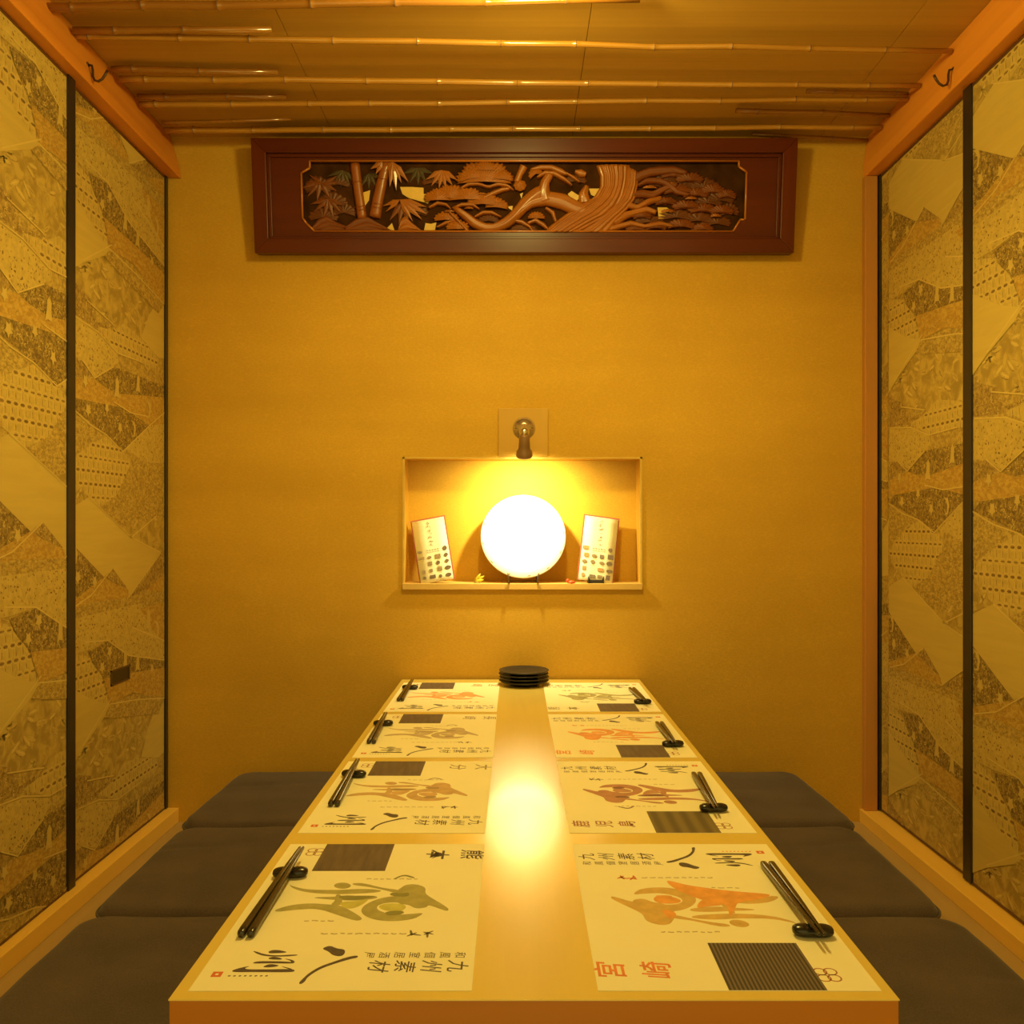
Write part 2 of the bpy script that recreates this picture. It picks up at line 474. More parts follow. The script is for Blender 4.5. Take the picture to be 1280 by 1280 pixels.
for kind, (cx, cy), sz in BLOBS:
    if kind == 'star': pts = [(cx+sz*(.62 if k % 2 else .36)*math.cos(k*PI/5+.3)*.8, cy+sz*(.66 if k % 2 else .36)*math.sin(k*PI/5+.3)) for k in range(10)]
    elif kind == 'bell': pts = [(cx-.45*sz, cy-.8*sz), (cx-.1*sz, cy-.65*sz), (cx+.4*sz, cy-.75*sz), (cx+.3*sz, cy-.1*sz), (cx+.34*sz, cy+.45*sz), (cx+.05*sz, cy+.8*sz), (cx-.2*sz, cy+.5*sz), (cx-.22*sz, cy)]
    else: pts = [(cx-.5*sz, cy+.8*sz), (cx-.1*sz, cy+.5*sz), (cx+.2*sz, cy), (cx+.1*sz, cy-.6*sz), (cx-.4*sz, cy-.8*sz), (cx+.3*sz, cy-.75*sz), (cx+.55*sz, cy), (cx+.3*sz, cy+.6*sz)]
    SHEET.append((pts, 'blob', hL+1e-5))

def door_paper(name, parent, X, side, ya, yb, s_of, dz, z0, z1):
    """print the sheet on a door face; side +1 faces +x (left wall)"""
    bm = bmesh.new()
    sa, sb = sorted((s_of(ya), s_of(yb)))
    for ks in (-1, 0, 1, 2):
        for kz in (-2, -1, 0, 1, 2):
            ds = ks*.532; oz = dz + kz*PER + (ks*.41 if ks else 0)
            if sb < -0.01+ds or sa > .54+ds: continue
            for poly, key, h in SHEET:
                zz = [p[1]+oz for p in poly]
                if max(zz) < z0 or min(zz) > z1: continue
                ss = [p[0]+ds for p in poly]
                if max(ss) < sa or min(ss) > sb: continue
                vs = []
                tris = tessellate_polygon([[Vector((p[0], p[1], 0)) for p in poly]]) if len(poly) > 6 and h > 0 and key in GROUNDS else None
                for p in poly:
                    sgl = p[0]+ds
                    Y = (sgl - S0(s_of)) if side > 0 else (S0(s_of) - sgl)
                    vs.append(bm.verts.new((X+side*(h+(.00001 if ks else 0)), Y, p[1]+oz)))
                if tris:
                    for t_ in tris:
                        try: bm.faces.new([vs[q_] for q_ in t_]).material_index = PIDX[key]
                        except ValueError: pass
                    continue
                try:
                    fc = bm.faces.new(vs); fc.material_index = PIDX[key]
                except ValueError: pass
    for co, no in (((0, ya, 0), (0, -1, 0)), ((0, yb, 0), (0, 1, 0)), ((0, 0, z0), (0, 0, -1)), ((0, 0, z1), (0, 0, 1))):
        bmesh.ops.bisect_plane(bm, geom=bm.verts[:]+bm.edges[:]+bm.faces[:], plane_co=co, plane_no=no, clear_outer=True)
    bmesh.ops.triangulate(bm, faces=[f_ for f_ in bm.faces if len(f_.verts) > 4])
    for f_ in bm.faces:
        if f_.normal.x*side < 0: f_.normal_flip()
    me = bpy.data.meshes.new(name); bm.to_mesh(me); bm.free()
    for m in PLIST: me.materials.append(m)
    o = bpy.data.objects.new(name, me); link(o, parent)
    o.location = -Vector(parent.location)
    return o
def S0(s_of):       # s = +-Y + const -> const
    return s_of(0)

def door(nm, side, X, thick, ya, yb, s_of, dz, stiles, label, stile_w=.032, handle=None):
    """X is the paper plane; side +1 for the left wall"""
    root = empty(nm, (X, (ya+yb)/2, SILL), label, 'door', kind='structure')
    L = lambda mb, n, m, **k: mb.build(n, m, root, origin=root.location, **k)
    def part(mb, n, m, bevel=0):
        o = mb.build(n, m, root, origin=tuple(root.location), bevel=bevel); o.location = (0, 0, 0); return o
    xa, xb = sorted((X, X-side*thick))
    c = MB(); c.box(xa, xb, ya, yb, SILL, BEAM); part(c, 'core', M['plain_wall'])
    door_paper('paper', root, X+side*.0002, side, ya+.001, yb-.001, s_of, dz, SILL+.005, BEAM-.008)
    for (a, b_) in stiles:
        c = MB(); x2 = X+side*.0065; c.box(min(x2, X-side*thick), max(x2, X-side*thick), a, b_, SILL+.0005, BEAM-.001); part(c, 'stile', M['black_frame'], .0015)
    c = MB(); x2 = X+side*.003; c.box(min(x2, X), max(x2, X), ya, yb, BEAM-.009, BEAM-.004); part(c, 'top_rail', M['dark_rail'])
    c = MB(); c.box(min(x2, X), max(x2, X), ya, yb, SILL+.001, SILL+.005); part(c, 'bottom_rail', M['dark_rail'])
    if handle:
        hy, hz = handle
        c = MB(); x3 = X+side*.004
        a, b_ = min(X, x3), max(X, x3)
        c.box(a, b_, hy-.052, hy-.047, hz-.019, hz+.019); c.box(a, b_, hy+.047, hy+.052, hz-.019, hz+.019)
        c.box(a, b_, hy-.052, hy+.052, hz-.019, hz-.015); c.box(a, b_, hy-.052, hy+.052, hz+.015, hz+.019)
        h = part(c, 'handle', flat('handle_rim', (.10, .055, .03), .35))
        c = MB(); x4 = X+side*.002; c.box(min(X, x4), max(X, x4), hy-.047, hy+.047, hz-.015, hz+.015)
        o = c.build('finger_recess', flat('handle_recess', (.035, .025, .015), .3), h, origin=tuple(root.location)); o.location = (0, 0, 0)
    return root

door('door_1', +1, -.9905, .008, 1.03, 1.940, lambda y: y-1.607, .113, [(1.031, 1.061), (1.908, 1.939)], 'near left sliding paper door with a grey gold collage print')
door('door_2', +1, -.999, .008, 1.58, 2.478, lambda y: y-1.940, 0.0, [(1.581, 1.605), (2.462, 2.477)], 'far left sliding paper door with a dark recessed handle', handle=(2.185, .472))
door('door_3', -1, 1.0435, .008, 1.58, 2.476, lambda y: 2.405-y, -.206, [(1.581, 1.605), (2.452, 2.475)], 'far right sliding paper door beside the wooden corner post')
door('door_4', -1, 1.035, .008, 1.07, 1.984, lambda y: 1.950-y, -.236, [(1.071, 1.10), (1.948, 1.983)], 'near right sliding paper door with a grey gold collage print')

# ------------------------------------------------------------------ bamboo poles under the ceiling
PZ = 1.940
def bamboo_mat(name, c1, c2):
    m, nt, b = new_mat(name, .2, .6, .9)
    v = coords(nt, (3, 60, 60)); n = noise(nt, v, 1, 4)
    nt.links.new(ramp_of(nt, n, [(.3, c1), (.7, c2)]), b.inputs['Base Color']); b.inputs['Coat Roughness'].default_value = .08; return m
M['bamboo'] = bamboo_mat('bamboo', (.37, .165, .022), (.47, .225, .032))
M['bamboo_dark'] = bamboo_mat('dark_bamboo', (.24, .095, .014), (.34, .14, .02))
M['node'] = flat('bamboo_node', (.16, .08, .03), .6)
def bamboo(x0, y0, x1, y1, r, label, dark=False, first=.05, z=PZ):
    """pole whose ends are seen at (x0,y0) and (x1,y1), hung at height z"""
    a = (z-CZ)*FPX/(657-y0); b_ = (z-CZ)*FPX/(657-y1)
    A = px_to(x0, y0, a); B = px_to(x1, y1, b_)
    A.x = max(A.x, -.985); B.x = min(B.x, 1.005)
    Ln = (B-A).length; d = (B-A)/Ln
    pts, rad, nodes = [], [], []
    t = 0; nxt = first
    rr = random.Random(int(abs(x0)*7+y0))
    pts.append(A); rad.append(r*1.05)
    while nxt < Ln-.02:
        k = r*(1.05-.25*nxt/max(Ln, .8))
        wob = Vector((0, rr.uniform(-.003, .003), rr.uniform(-.001, .001)))
        q = A+d*nxt+wob
        for dt, f_ in ((-.012, 1), (-.003, 1.06), (0, 1.25), (.003, 1.04), (.012, .97)):
            pts.append(q+d*dt); rad.append(k*f_)
        nodes.append((q, k)); nxt += rr.uniform(.15, .20)
    pts.append(B); rad.append(r*.82)
    mid = (A+B)/2
    root = empty('bamboo_pole', tuple(mid), label, 'bamboo', 'bamboo poles under the ceiling')
    mb = MB(); mb.tube(pts, rad, 10)
    o = mb.build('stem', M['bamboo_dark'] if dark else M['bamboo'], root, origin=tuple(mid)); o.location = (0, 0, 0)
    for q, k in nodes:
        mb = MB(); mb.tube([q-d*.0022, q, q+d*.0022], [k*1.02, k*1.33, k*1.02], 10)
        o = mb.build('joint', M['node'], root, origin=tuple(mid)); o.location = (0, 0, 0)
bamboo(60, 9, 800, -1, .0085, 'long dark bamboo pole nearest the camera, at the top edge', True)
bamboo(92, 38, 340, 37, .0075, 'short dark bamboo stub at upper left above the second long pole', True, .09)
bamboo(94, 45, 1192, 64, .0072, 'second long bamboo pole with a bright glint in the middle', False, .03)
bamboo(150, 99, 1150, 107, .0075, 'third long bamboo pole, between the two wall hooks', False, .06)
bamboo(140, 87, 348, 90, .0075, 'short faint bamboo piece beside the left hook', True, .05, 1.950)
bamboo(172, 121, 358, 121, .0070, 'short bamboo piece at left above the fourth long pole', True, .07, 1.950)
bamboo(175, 131, 1140, 124, .0075, 'fourth long bamboo pole, bending slightly upward to the right', False, .04)
bamboo(202, 153, 364, 149, .0045, 'thin tapering bamboo twig left above the carved panel', True, .04)
bamboo(206, 163, 1105, 159, .0080, 'rearmost long bamboo pole just above the carved panel', False, .08)
bamboo(920, 138, 1118, 144, .0062, 'short bamboo piece at right, between fourth and rearmost poles', True, .06, 1.950)
bamboo(1008, 114, 1150, 117, .0050, 'thin short bamboo piece below the right wall hook', True, .07, 1.952)
bamboo(940, 168, 1092, 175, .0055, 'short bamboo piece in the right rear corner above the wall', True, .06, 1.948)

# ------------------------------------------------------------------ screw hooks on the beams
hook_m = flat('hook_metal', (.10, .055, .03), .35, metal=.6)
for sgn, label in ((1, 'small bronze hook on the left beam'), (-1, 'small bronze hook on the right beam')):
    if sgn > 0: base = Vector((-.966, 1.955, 1.893))
    else: base = Vector((1.004, 1.975, 1.893))
    root = empty('wall_hook', tuple(base), label, 'hook')
    pts = [(0, 0, .0), (.010*sgn, 0, -.002), (.012*sgn, 0, -.012), (.012*sgn, 0, -.026), (.016*sgn, 0, -.035), (.024*sgn, 0, -.038), (.033*sgn, 0, -.033), (.040*sgn, 0, -.023), (.045*sgn, 0, -.013)]
    mb = MB(); mb.tube(pts, [.0028]*8+[.0030], 10); mb.build('hook', hook_m, root)
    mb = MB(); mb.lathe([(0, 0), (.006, 0), (.0055, .002), (0, .003)], (0, 0, 0), 16, axis='x'); o = mb.build('screw_plate', hook_m, root)
    if sgn < 0: o.rotation_euler = (0, 0, PI)

# ------------------------------------------------------------------ carved transom panel over the niche
K = .00222; KZ = .00215
def TU(px, py, d=0.0): return ((px-655.5)*K, -d, (316-py)*KZ)     # local point, d = distance proud of the back
lac = wood('red_brown_lacquer', (.080, .0125, .002), (.125, .022, .004), 'x', .30, coat=.12, spec=.3, fine=50, bstr=.03)
lac_z = wood('red_brown_lacquer_upright', (.080, .0125, .002), (.125, .022, .004), 'z', .30, coat=.12, spec=.3, fine=50, bstr=.03)
carv = wood('carved_wood', (.30, .088, .006), (.42, .135, .010), 'x', .42, coat=.15, fine=60, bstr=.08)
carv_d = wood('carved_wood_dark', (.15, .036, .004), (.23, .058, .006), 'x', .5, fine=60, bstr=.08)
carv_z = wood('carved_bamboo_wood', (.24, .062, .006), (.31, .085, .009), 'z', .42, coat=.15, fine=60, bstr=.06)
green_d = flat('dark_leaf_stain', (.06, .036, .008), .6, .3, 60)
gold = flat('gold_patch', (.72, .46, .09), .5, .06, 60)
tr = empty('carved_transom', (.0278, DW-.002, 1.6245), 'long carved openwork wooden panel of bamboo and pine in a red-brown frame', 'wall carving', rot=(R(6.9), 0, 0))
# local y: 0 = back of frame, minus = towards the room
def tb(name, x0, x1, y0, y1, d0, d1, m, bevel=.002, parent=tr):
    mb = MB(); a = TU(x0, y1, d0); b_ = TU(x1, y0, d1)
    mb.box(a[0], b_[0], b_[1], a[1], a[2], b_[2]); return mb.build(name, m, parent, bevel=bevel)
def tp(name, poly, d0, d1, m, parent=tr, bevel=.0015):
    mb = MB(); mb.prism([(TU(*p)[0], TU(*p)[2]) for p in poly], 'y', -d0, -d1); return mb.build(name, m, parent, bevel=bevel)
tp('top_rail', [(313,172),(998,172),(980,190),(331,190)], 0, .042, lac)
tp('bottom_rail', [(313,316),(998,316),(980,298),(331,298)], 0, .042, lac)
tp('side_rail', [(313,172),(331,190),(331,298),(313,316)], 0, .042, lac_z)
tp('side_rail', [(998,172),(980,190),(980,298),(998,316)], 0, .042, lac_z)
# inner moulding step
for n_, pl in (('moulding', [(331,190),(980,190),(976,194),(335,194)]), ('moulding', [(331,298),(980,298),(976,294),(335,294)]),
               ('moulding', [(331,190),(335,194),(335,294),(331,298)]), ('moulding', [(980,190),(976,194),(976,294),(980,298)])):
    tp(n_, pl, 0, .030, lac, bevel=.001)
# recessed board pieces around the cusped opening
OP = [(384,198),(927,198),(927,205),(937,212),(937,272),(931,272),(922,287),(388,287),(378,277),(373,270),(373,213),(384,207)]
board = [(335,194),(976,194),(976,294),(335,294)]
mb = MB()
def quadboard(poly):
    mb.prism([(TU(*p)[0], TU(*p)[2]) for p in poly], 'y', -.008, -.022)
quadboard([(335,194),(976,194),(927,198),(384,198)]); quadboard([(335,294),(388,287),(922,287),(976,294)])
quadboard([(335,194),(384,198),(384,207),(373,213),(373,270),(378,277),(388,287),(335,294)])
quadboard([(976,194),(976,294),(922,287),(931,272),(937,272),(937,212),(927,205),(927,198)])
mb.build('mat_board', lac, tr)
# bead round the opening
mb = MB(); pts = [Vector(TU(*p, .0225)) for p in OP]+[Vector(TU(*OP[0], .0225))]
for a, b_ in zip(pts, pts[1:]): mb.tube([a, b_], .0032, 8)
mb.build('opening_bead', wood('bead_wood', (.42, .13, .015), (.50, .17, .02), 'x', .3, coat=.4, fine=50), tr)
tb('back_board', 366, 944, 193, 292, .001, .006, flat('transom_back', (.050, .018, .004), .85, .4, 25, spec=.08), 0)

for poly in ([(497,229),(512,229),(527,230),(527,238),(536,237),(537,244),(532,250),(526,248),(508,243),(500,238)], [(450,236),(459,233),(457,246),(451,254)],
             [(477,284),(486,275),(489,284)], [(527,284),(529,275),(536,276),(543,274),(541,284)], [(566,231),(576,229),(573,236)], [(633,254),(641,253),(640,259)],
             [(711,238),(716,234),(727,241),(722,248),(715,244)], [(738,231),(752,231),(748,242),(741,239)], [(826,255),(838,255),(851,265),(846,267),(828,270)],
             [(650,238),(654,236),(652,244)]):
    tp('gold_patch', poly, .006, .0085, gold, bevel=0)

def strip(name, left, right, m, d0, dome, ridges=0, ramp_=.0015, n=24, k=14, parent=tr, seed=0):
    """carved ribbon between two outlines with a domed, ridged surface"""
    def res(pl, t):
        L = [0]
        for a, b_ in zip(pl, pl[1:]): L.append(L[-1]+math.hypot(b_[0]-a[0], b_[1]-a[1]))
        T = t*L[-1]
        for i in range(len(pl)-1):
            if T <= L[i+1]+1e-9:
                u = (T-L[i])/max(1e-9, L[i+1]-L[i]); return (pl[i][0]+(pl[i+1][0]-pl[i][0])*u, pl[i][1]+(pl[i+1][1]-pl[i][1])*u)
        return pl[-1]
    rr = random.Random(seed); ph = [rr.uniform(0, 6) for _ in range(6)]
    vs = []; fs = []
    for i in range(n+1):
        t = i/n; a = res(left, t); b_ = res(right, t)
        for j in range(k+1):
            u = j/k
            x = a[0]+(b_[0]-a[0])*u; y = a[1]+(b_[1]-a[1])*u
            h = dome*math.sqrt(max(0, 1-(2*u-1)**2))
            if ridges: h += ramp_*(math.sin(u*ridges*2*PI+ph[0]+2.2*math.sin(t*3+ph[1])) + .5*math.sin(u*ridges*3.3+ph[2]+4*t))*(min(1, 6*u, 6*(1-u)))
            vs.append(TU(x, y, d0+h))
    for i in range(n):
        for j in range(k): q = i*(k+1)+j; fs.append((q, q+1, q+k+2, q+k+1))
    N = len(vs)
    # back skirt
    rim = [i*(k+1) for i in range(n+1)] + [n*(k+1)+j for j in range(1, k+1)] + [i*(k+1)+k for i in range(n-1, -1, -1)] + [j for j in range(k-1, 0, -1)]
    for r_ in rim: v = vs[r_]; vs.append((v[0], -.006, v[2]))
    q = len(rim)
    for i in range(q): fs.append((rim[i], rim[(i+1) % q], N+(i+1) % q, N+i))
    mb = MB(); mb.add(vs, fs, 0, True); return mb.build(name, m, parent)

def offset_strip(name, path, widths, m, d0, dome, ridges=0, seed=0, n=18, k=8, ramp_=.001):
    L, Rr = [], []
    for i, p in enumerate(path):
        a = path[max(i-1, 0)]; c_ = path[min(i+1, len(path)-1)]
        dx, dy = c_[0]-a[0], c_[1]-a[1]; l = math.hypot(dx, dy) or 1; w_ = widths[i] if isinstance(widths, (list, tuple)) else widths
        L.append((p[0]-dy/l*w_, p[1]+dx/l*w_)); Rr.append((p[0]+dy/l*w_, p[1]-dx/l*w_))
    return strip(name, L, Rr, m, d0, dome, ridges, ramp_, n, k, seed=seed)

# ground rocks at lower left
strip('carved_rock', [(380,284),(392,270),(402,266),(415,274),(432,281)], [(385,287),(396,286),(410,286),(420,286),(434,287)], carv_d, .012, .006, 2, seed=1)
strip('carved_rock', [(425,281),(440,270),(455,267),(470,276),(488,286)], [(428,287),(440,287),(455,287),(470,287),(488,287)], carv_d, .014, .006, 2, seed=2)
strip('carved_rock', [(494,284),(497,272),(503,266),(512,275),(524,285)], [(494,287),(500,287),(508,287),(516,287),(524,287)], carv, .014, .005, 2, seed=3)
# bamboo trunks
def bam(path, w_, nodes):
    o = offset_strip('carved_bamboo', path, w_, carv_z, .012, .009, n=14)
    for t in nodes:
        i = t*(len(path)-1); a = path[int(i)]; b_ = path[min(int(i)+1, len(path)-1)]; u = i-int(i)
        c_ = (a[0]+(b_[0]-a[0])*u, a[1]+(b_[1]-a[1])*u)
        dx, dy = path[-1][0]-path[0][0], path[-1][1]-path[0][1]; l = math.hypot(dx, dy)
        wv = (w_[0] if isinstance(w_, list) else w_)*1.12
        mb = MB(); mb.tube([TU(c_[0]+dy/l*wv, c_[1]-dx/l*wv, .014), TU(c_[0], c_[1], .0235), TU(c_[0]-dy/l*wv, c_[1]+dx/l*wv, .014)], .0018, 8)
        mb.build('joint', carv_z, o)
bam([(440,200),(443,228),(446,252),(448,270)], 6.0, (.28, .72, .80))
bam([(481,198),(474,222),(468,248),(464,268)], [6, 6.5, 7, 7.5], (.30, .72, .80))
# bamboo leaf clusters (blades hanging from a point)
def blades(cx, cy, L, angs, m, d, w_=.16, name='carved_leaf', lens=None):
    for i, a in enumerate(angs):
        l = L*(lens[i] if lens else 1); ca, sa = math.cos(R(a)), math.sin(R(a))
        def q(t, s_, dd): return TU(cx+ca*l*t-sa*l*s_, cy+sa*l*t+ca*l*s_, d+dd)
        mb = MB()
        mb.add([q(0, 0, .001), q(.35, w_, 0), q(1, 0, -.001), q(.35, -w_, 0), q(.35, 0, .0028), q(.35, w_, -.004), q(.35, -w_, -.004), q(0, 0, -.004), q(1, 0, -.004)],
               [(0, 1, 4), (1, 2, 4), (2, 3, 4), (3, 0, 4), (0, 7, 5, 1), (1, 5, 8, 2), (2, 8, 6, 3), (3, 6, 7, 0)])
        mb.build(name, m, tr)
blades(489, 199, 32, (150, 128, 98, 84, 68, 52), carv, .022, .13, lens=(.45, .5, 1.0, 1.1, .9, 1.0))
blades(476, 199, 18, (150, 120), carv, .022, .2)
blades(551, 209, 24, (150, 125, 100, 78, 55, 32), carv, .018, .15)
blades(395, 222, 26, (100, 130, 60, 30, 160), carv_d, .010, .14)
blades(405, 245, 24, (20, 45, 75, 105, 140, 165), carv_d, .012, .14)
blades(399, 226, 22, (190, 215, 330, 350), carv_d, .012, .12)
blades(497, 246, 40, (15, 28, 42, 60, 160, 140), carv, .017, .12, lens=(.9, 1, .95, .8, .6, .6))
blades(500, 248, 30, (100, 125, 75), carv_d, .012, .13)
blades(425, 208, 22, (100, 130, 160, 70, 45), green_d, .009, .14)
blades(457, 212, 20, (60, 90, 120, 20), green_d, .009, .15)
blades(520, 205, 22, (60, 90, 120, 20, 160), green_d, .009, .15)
# pine foliage pads: scalloped fans with radial needles
def fan(cx, cy, rx, ry, a0, a1, m, d, h=.010, nd=14, name='carved_pine_pad', lobes=0):
    nr, na = 7, nd*4
    vs = []; fs = []
    for i in range(nr+1):
        t = i/nr
        for j in range(na+1):
            a = R(a0+(a1-a0)*j/na); rr = t*(1+.05*math.cos(j/na*nd*2*PI)*t)
            if lobes: rr *= 1+.10*abs(math.sin(lobes*PI*j/na))
            hh = h*(1-t*t)*.8+h*.25 + .0011*math.cos(j/na*nd*2*PI)*min(1, t*2.5)
            vs.append(TU(cx+rx*rr*math.cos(a), cy-ry*rr*math.sin(a), d+hh))
    for i in range(nr):
        for j in range(na): q = i*(na+1)+j; fs.append((q, q+1, q+na+2, q+na+1))
    N = len(vs); rim = [nr*(na+1)+j for j in range(na+1)]
    for r_ in rim: v = vs[r_]; vs.append((v[0], -max(.006, d-.003), v[2]))
    for j in range(na): fs.append((rim[j], rim[j+1], N+j+1, N+j))
    mb = MB(); mb.add(vs, fs, 0, True); return mb.build(name, m, tr)
# the large pad top middle and its neighbours
fan(605, 224, 33, 26, -4, 184, carv, .014, .010, 20, lobes=5)
fan(588, 220, 15, 13, 0, 200, carv, .018, .007, 12); fan(626, 221, 15, 12, -10, 180, carv, .018, .007, 12); fan(606, 210, 14, 12, 0, 180, carv, .019, .006, 12)
fan(545, 247, 16, 14, 0, 185, carv, .014, .008, 12, lobes=3); fan(562, 244, 20, 16, -5, 185, carv, .012, .009, 14, lobes=4)
fan(582, 246, 22, 14, -5, 185, carv, .015, .008, 14, lobes=4); fan(604, 252, 20, 14, -10, 185, carv, .014, .008, 14, lobes=4); fan(620, 256, 14, 12, -10, 180, carv, .012, .008, 10, lobes=3)
fan(556, 272, 15, 11, 0, 185, carv, .012, .008, 10, lobes=3); fan(570, 284, 14, 12, 0, 180, carv, .014, .008, 10, lobes=3)
fan(670, 214, 9, 9, 0, 220, carv, .012, .008, 8); fan(650, 228, 8, 7, 0, 360, carv, .016, .007, 8)
# upper arcs of cloud-like boughs
def bough(path, w_, d=.014, m=carv, dome=.007, name='carved_branch', ridges=0, seed=0): return offset_strip(name, path, w_, m, d, dome, ridges, seed=seed)
bough([(574,232),(585,226),(598,226),(610,230),(622,226),(634,228),(642,234)], [1.5,2.5,2,2,2.5,2.5,1])
bough([(602,245),(615,238),(628,233),(637,232)], [2,3,3,2])
bough([(534,256),(545,250),(556,252),(562,258)], [1.5,2.5,2,1]); bough([(564,257),(576,252),(590,252),(598,258)], [1.5,2.5,2.5,1])
bough([(592,268),(603,262),(614,262),(626,268)], [1.5,2.5,2.5,1]); bough([(544,281),(556,275),(568,272)], [1.5,2.5,1])
bough([(566,256),(580,266),(592,276),(604,282),(618,282),(632,276),(644,266),(656,252),(670,240),(686,232)], [3,5,6,6,6,7,7,8,9,8], .017, carv, .009, ridges=2, seed=4)
bough([(560,262),(572,274),(584,287)], [1.5,2,2], .018)
bough([(664,208),(676,205),(690,205),(702,210),(710,214)], [2,3.5,3.5,4,2], .014)
bough([(672,218),(682,212),(694,213),(706,220),(716,228)], [1.5,3,3,2.5,1], .018)
bough([(655,204),(650,214),(646,224)], [5,4,4], .018); bough([(720,210),(727,212),(734,214)], [2,5,3], .014); bough([(708,212),(718,218),(726,224)], [1.5,2,1], .015)
bough([(684,248),(680,236),(682,224),(688,214)], [10,8,6,5], .018, carv, .009, ridges=2, seed=6)
bough([(634,276),(650,262),(664,250),(684,244),(704,248),(720,256),(738,262)], [3,4,6,9,10,9,9], .018, carv, .008, ridges=3, seed=8)
bough([(640,272),(652,274),(662,280),(668,288)], [1.5,3,2,1.5], .014); bough([(660,276),(670,272),(680,278),(686,284)], [2,3,3,1.5], .015)
fan(671, 270, 11, 9, 0, 180, carv, .012, .006, 9); bough([(683,256),(692,262),(696,274)], [2,3,2], .012)
# low dark relief filling the ground behind
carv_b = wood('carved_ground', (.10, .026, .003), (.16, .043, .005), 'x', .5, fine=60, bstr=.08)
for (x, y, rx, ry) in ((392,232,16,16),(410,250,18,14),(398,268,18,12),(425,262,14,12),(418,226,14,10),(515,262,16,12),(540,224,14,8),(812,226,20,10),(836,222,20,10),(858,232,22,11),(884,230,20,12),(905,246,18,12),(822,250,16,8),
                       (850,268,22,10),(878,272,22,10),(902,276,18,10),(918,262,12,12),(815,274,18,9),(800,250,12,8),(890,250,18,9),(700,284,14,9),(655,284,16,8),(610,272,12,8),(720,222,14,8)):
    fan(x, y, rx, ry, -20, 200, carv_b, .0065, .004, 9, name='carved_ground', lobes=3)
for (x, y, rx, ry) in ((815,232,9,4),(842,228,8,4),(868,246,8,4),(838,262,8,4),(900,268,7,4),(560,262,7,3),(600,240,8,3),(585,258,6,3)):
    fan(x, y, rx, ry, 0, 180, carv, .017, .004, 6, name='carved_pine_tip')
# great pine trunk
strip('carved_trunk', [(747,203),(752,216),(752,230),(744,243),(726,252),(706,266),(690,278),(680,288)], [(790,203),(788,220),(784,240),(778,256),(766,268),(750,276),(736,284),(728,288)], carv, .014, .014, 7, .0016, 44, 60, seed=3)
strip('carved_trunk', [(786,205),(784,226),(776,246),(760,262),(744,276),(724,288)], [(800,212),(800,228),(797,245),(790,256),(775,272),(765,288)], carv, .015, .011, 4, .0014, 30, 34, seed=5)
bough([(733,250),(731,238),(735,229)], [8,6,3], .016, carv, .009, ridges=2, seed=9)
for pth, ww in (([(790,225),(802,216),(815,211),(830,209),(846,208),(862,212)], [5,6,6,6,5,3]), ([(792,240),(806,238),(820,240),(834,232),(850,226)], [4,5,5,4,3]),
                ([(786,252),(800,256),(815,248),(830,244)], [4,4,4,3]), ([(770,276),(784,266),(798,262),(812,258),(824,262)], [5,5,4,4,3]),
                ([(764,284),(778,280),(792,276),(810,280),(830,276),(846,280)], [4,4,4,3,3,2]), ([(800,228),(812,222),(826,222),(838,226),(850,236),(866,240)], [2,4,4,4,4,2])):
    bough(pth, ww, .015, carv_d if pth[0][0] > 765 and pth[-1][0] > 840 else carv, .008, ridges=2, seed=len(pth))
# foliage at right, darker and further back
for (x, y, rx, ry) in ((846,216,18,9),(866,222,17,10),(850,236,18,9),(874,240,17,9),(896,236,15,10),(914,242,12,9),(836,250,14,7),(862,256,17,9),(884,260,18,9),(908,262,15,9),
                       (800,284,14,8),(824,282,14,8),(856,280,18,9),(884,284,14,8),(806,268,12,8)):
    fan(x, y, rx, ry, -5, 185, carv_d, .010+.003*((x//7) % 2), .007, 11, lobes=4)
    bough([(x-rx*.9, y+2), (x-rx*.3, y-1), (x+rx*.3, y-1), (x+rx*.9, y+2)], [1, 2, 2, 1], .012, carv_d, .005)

# ------------------------------------------------------------------ table
TZ = .41
TX0, TX1, TY0, TY1 = -.3213, .3577, .802, 2.470
tx = (TX0+TX1)/2
table = empty('dining_table', (tx, (TY0+TY1)/2, -.38), 'long low table of pale yellow wood running to the back wall', 'table')
def tpart(mb, n, m, bevel=0):
    o = mb.build(n, m, table, origin=tuple(table.location), bevel=bevel); o.location = (0, 0, 0); return o
mb = MB(); mb.box(TX0, TX1, TY0, TY1, TZ-.0012, TZ); tpart(mb, 'tabletop', M['table'])
mb = MB(); mb.box(TX0+.0005, TX1-.0005, TY0+.0005, TY1-.0005, TZ-.052, TZ-.0012); tpart(mb, 'apron', M['table_edge'], .001)
for yy in (1.02, 2.20):
    mb = MB(); mb.box(tx-.20, tx+.20, yy-.025, yy+.025, -.35, TZ-.052); tpart(mb, 'leg', M['table_edge'], .003)
    mb = MB(); mb.box(tx-.25, tx+.25, yy-.05, yy+.05, -.38, -.35); tpart(mb, 'foot', M['table_edge'], .003)

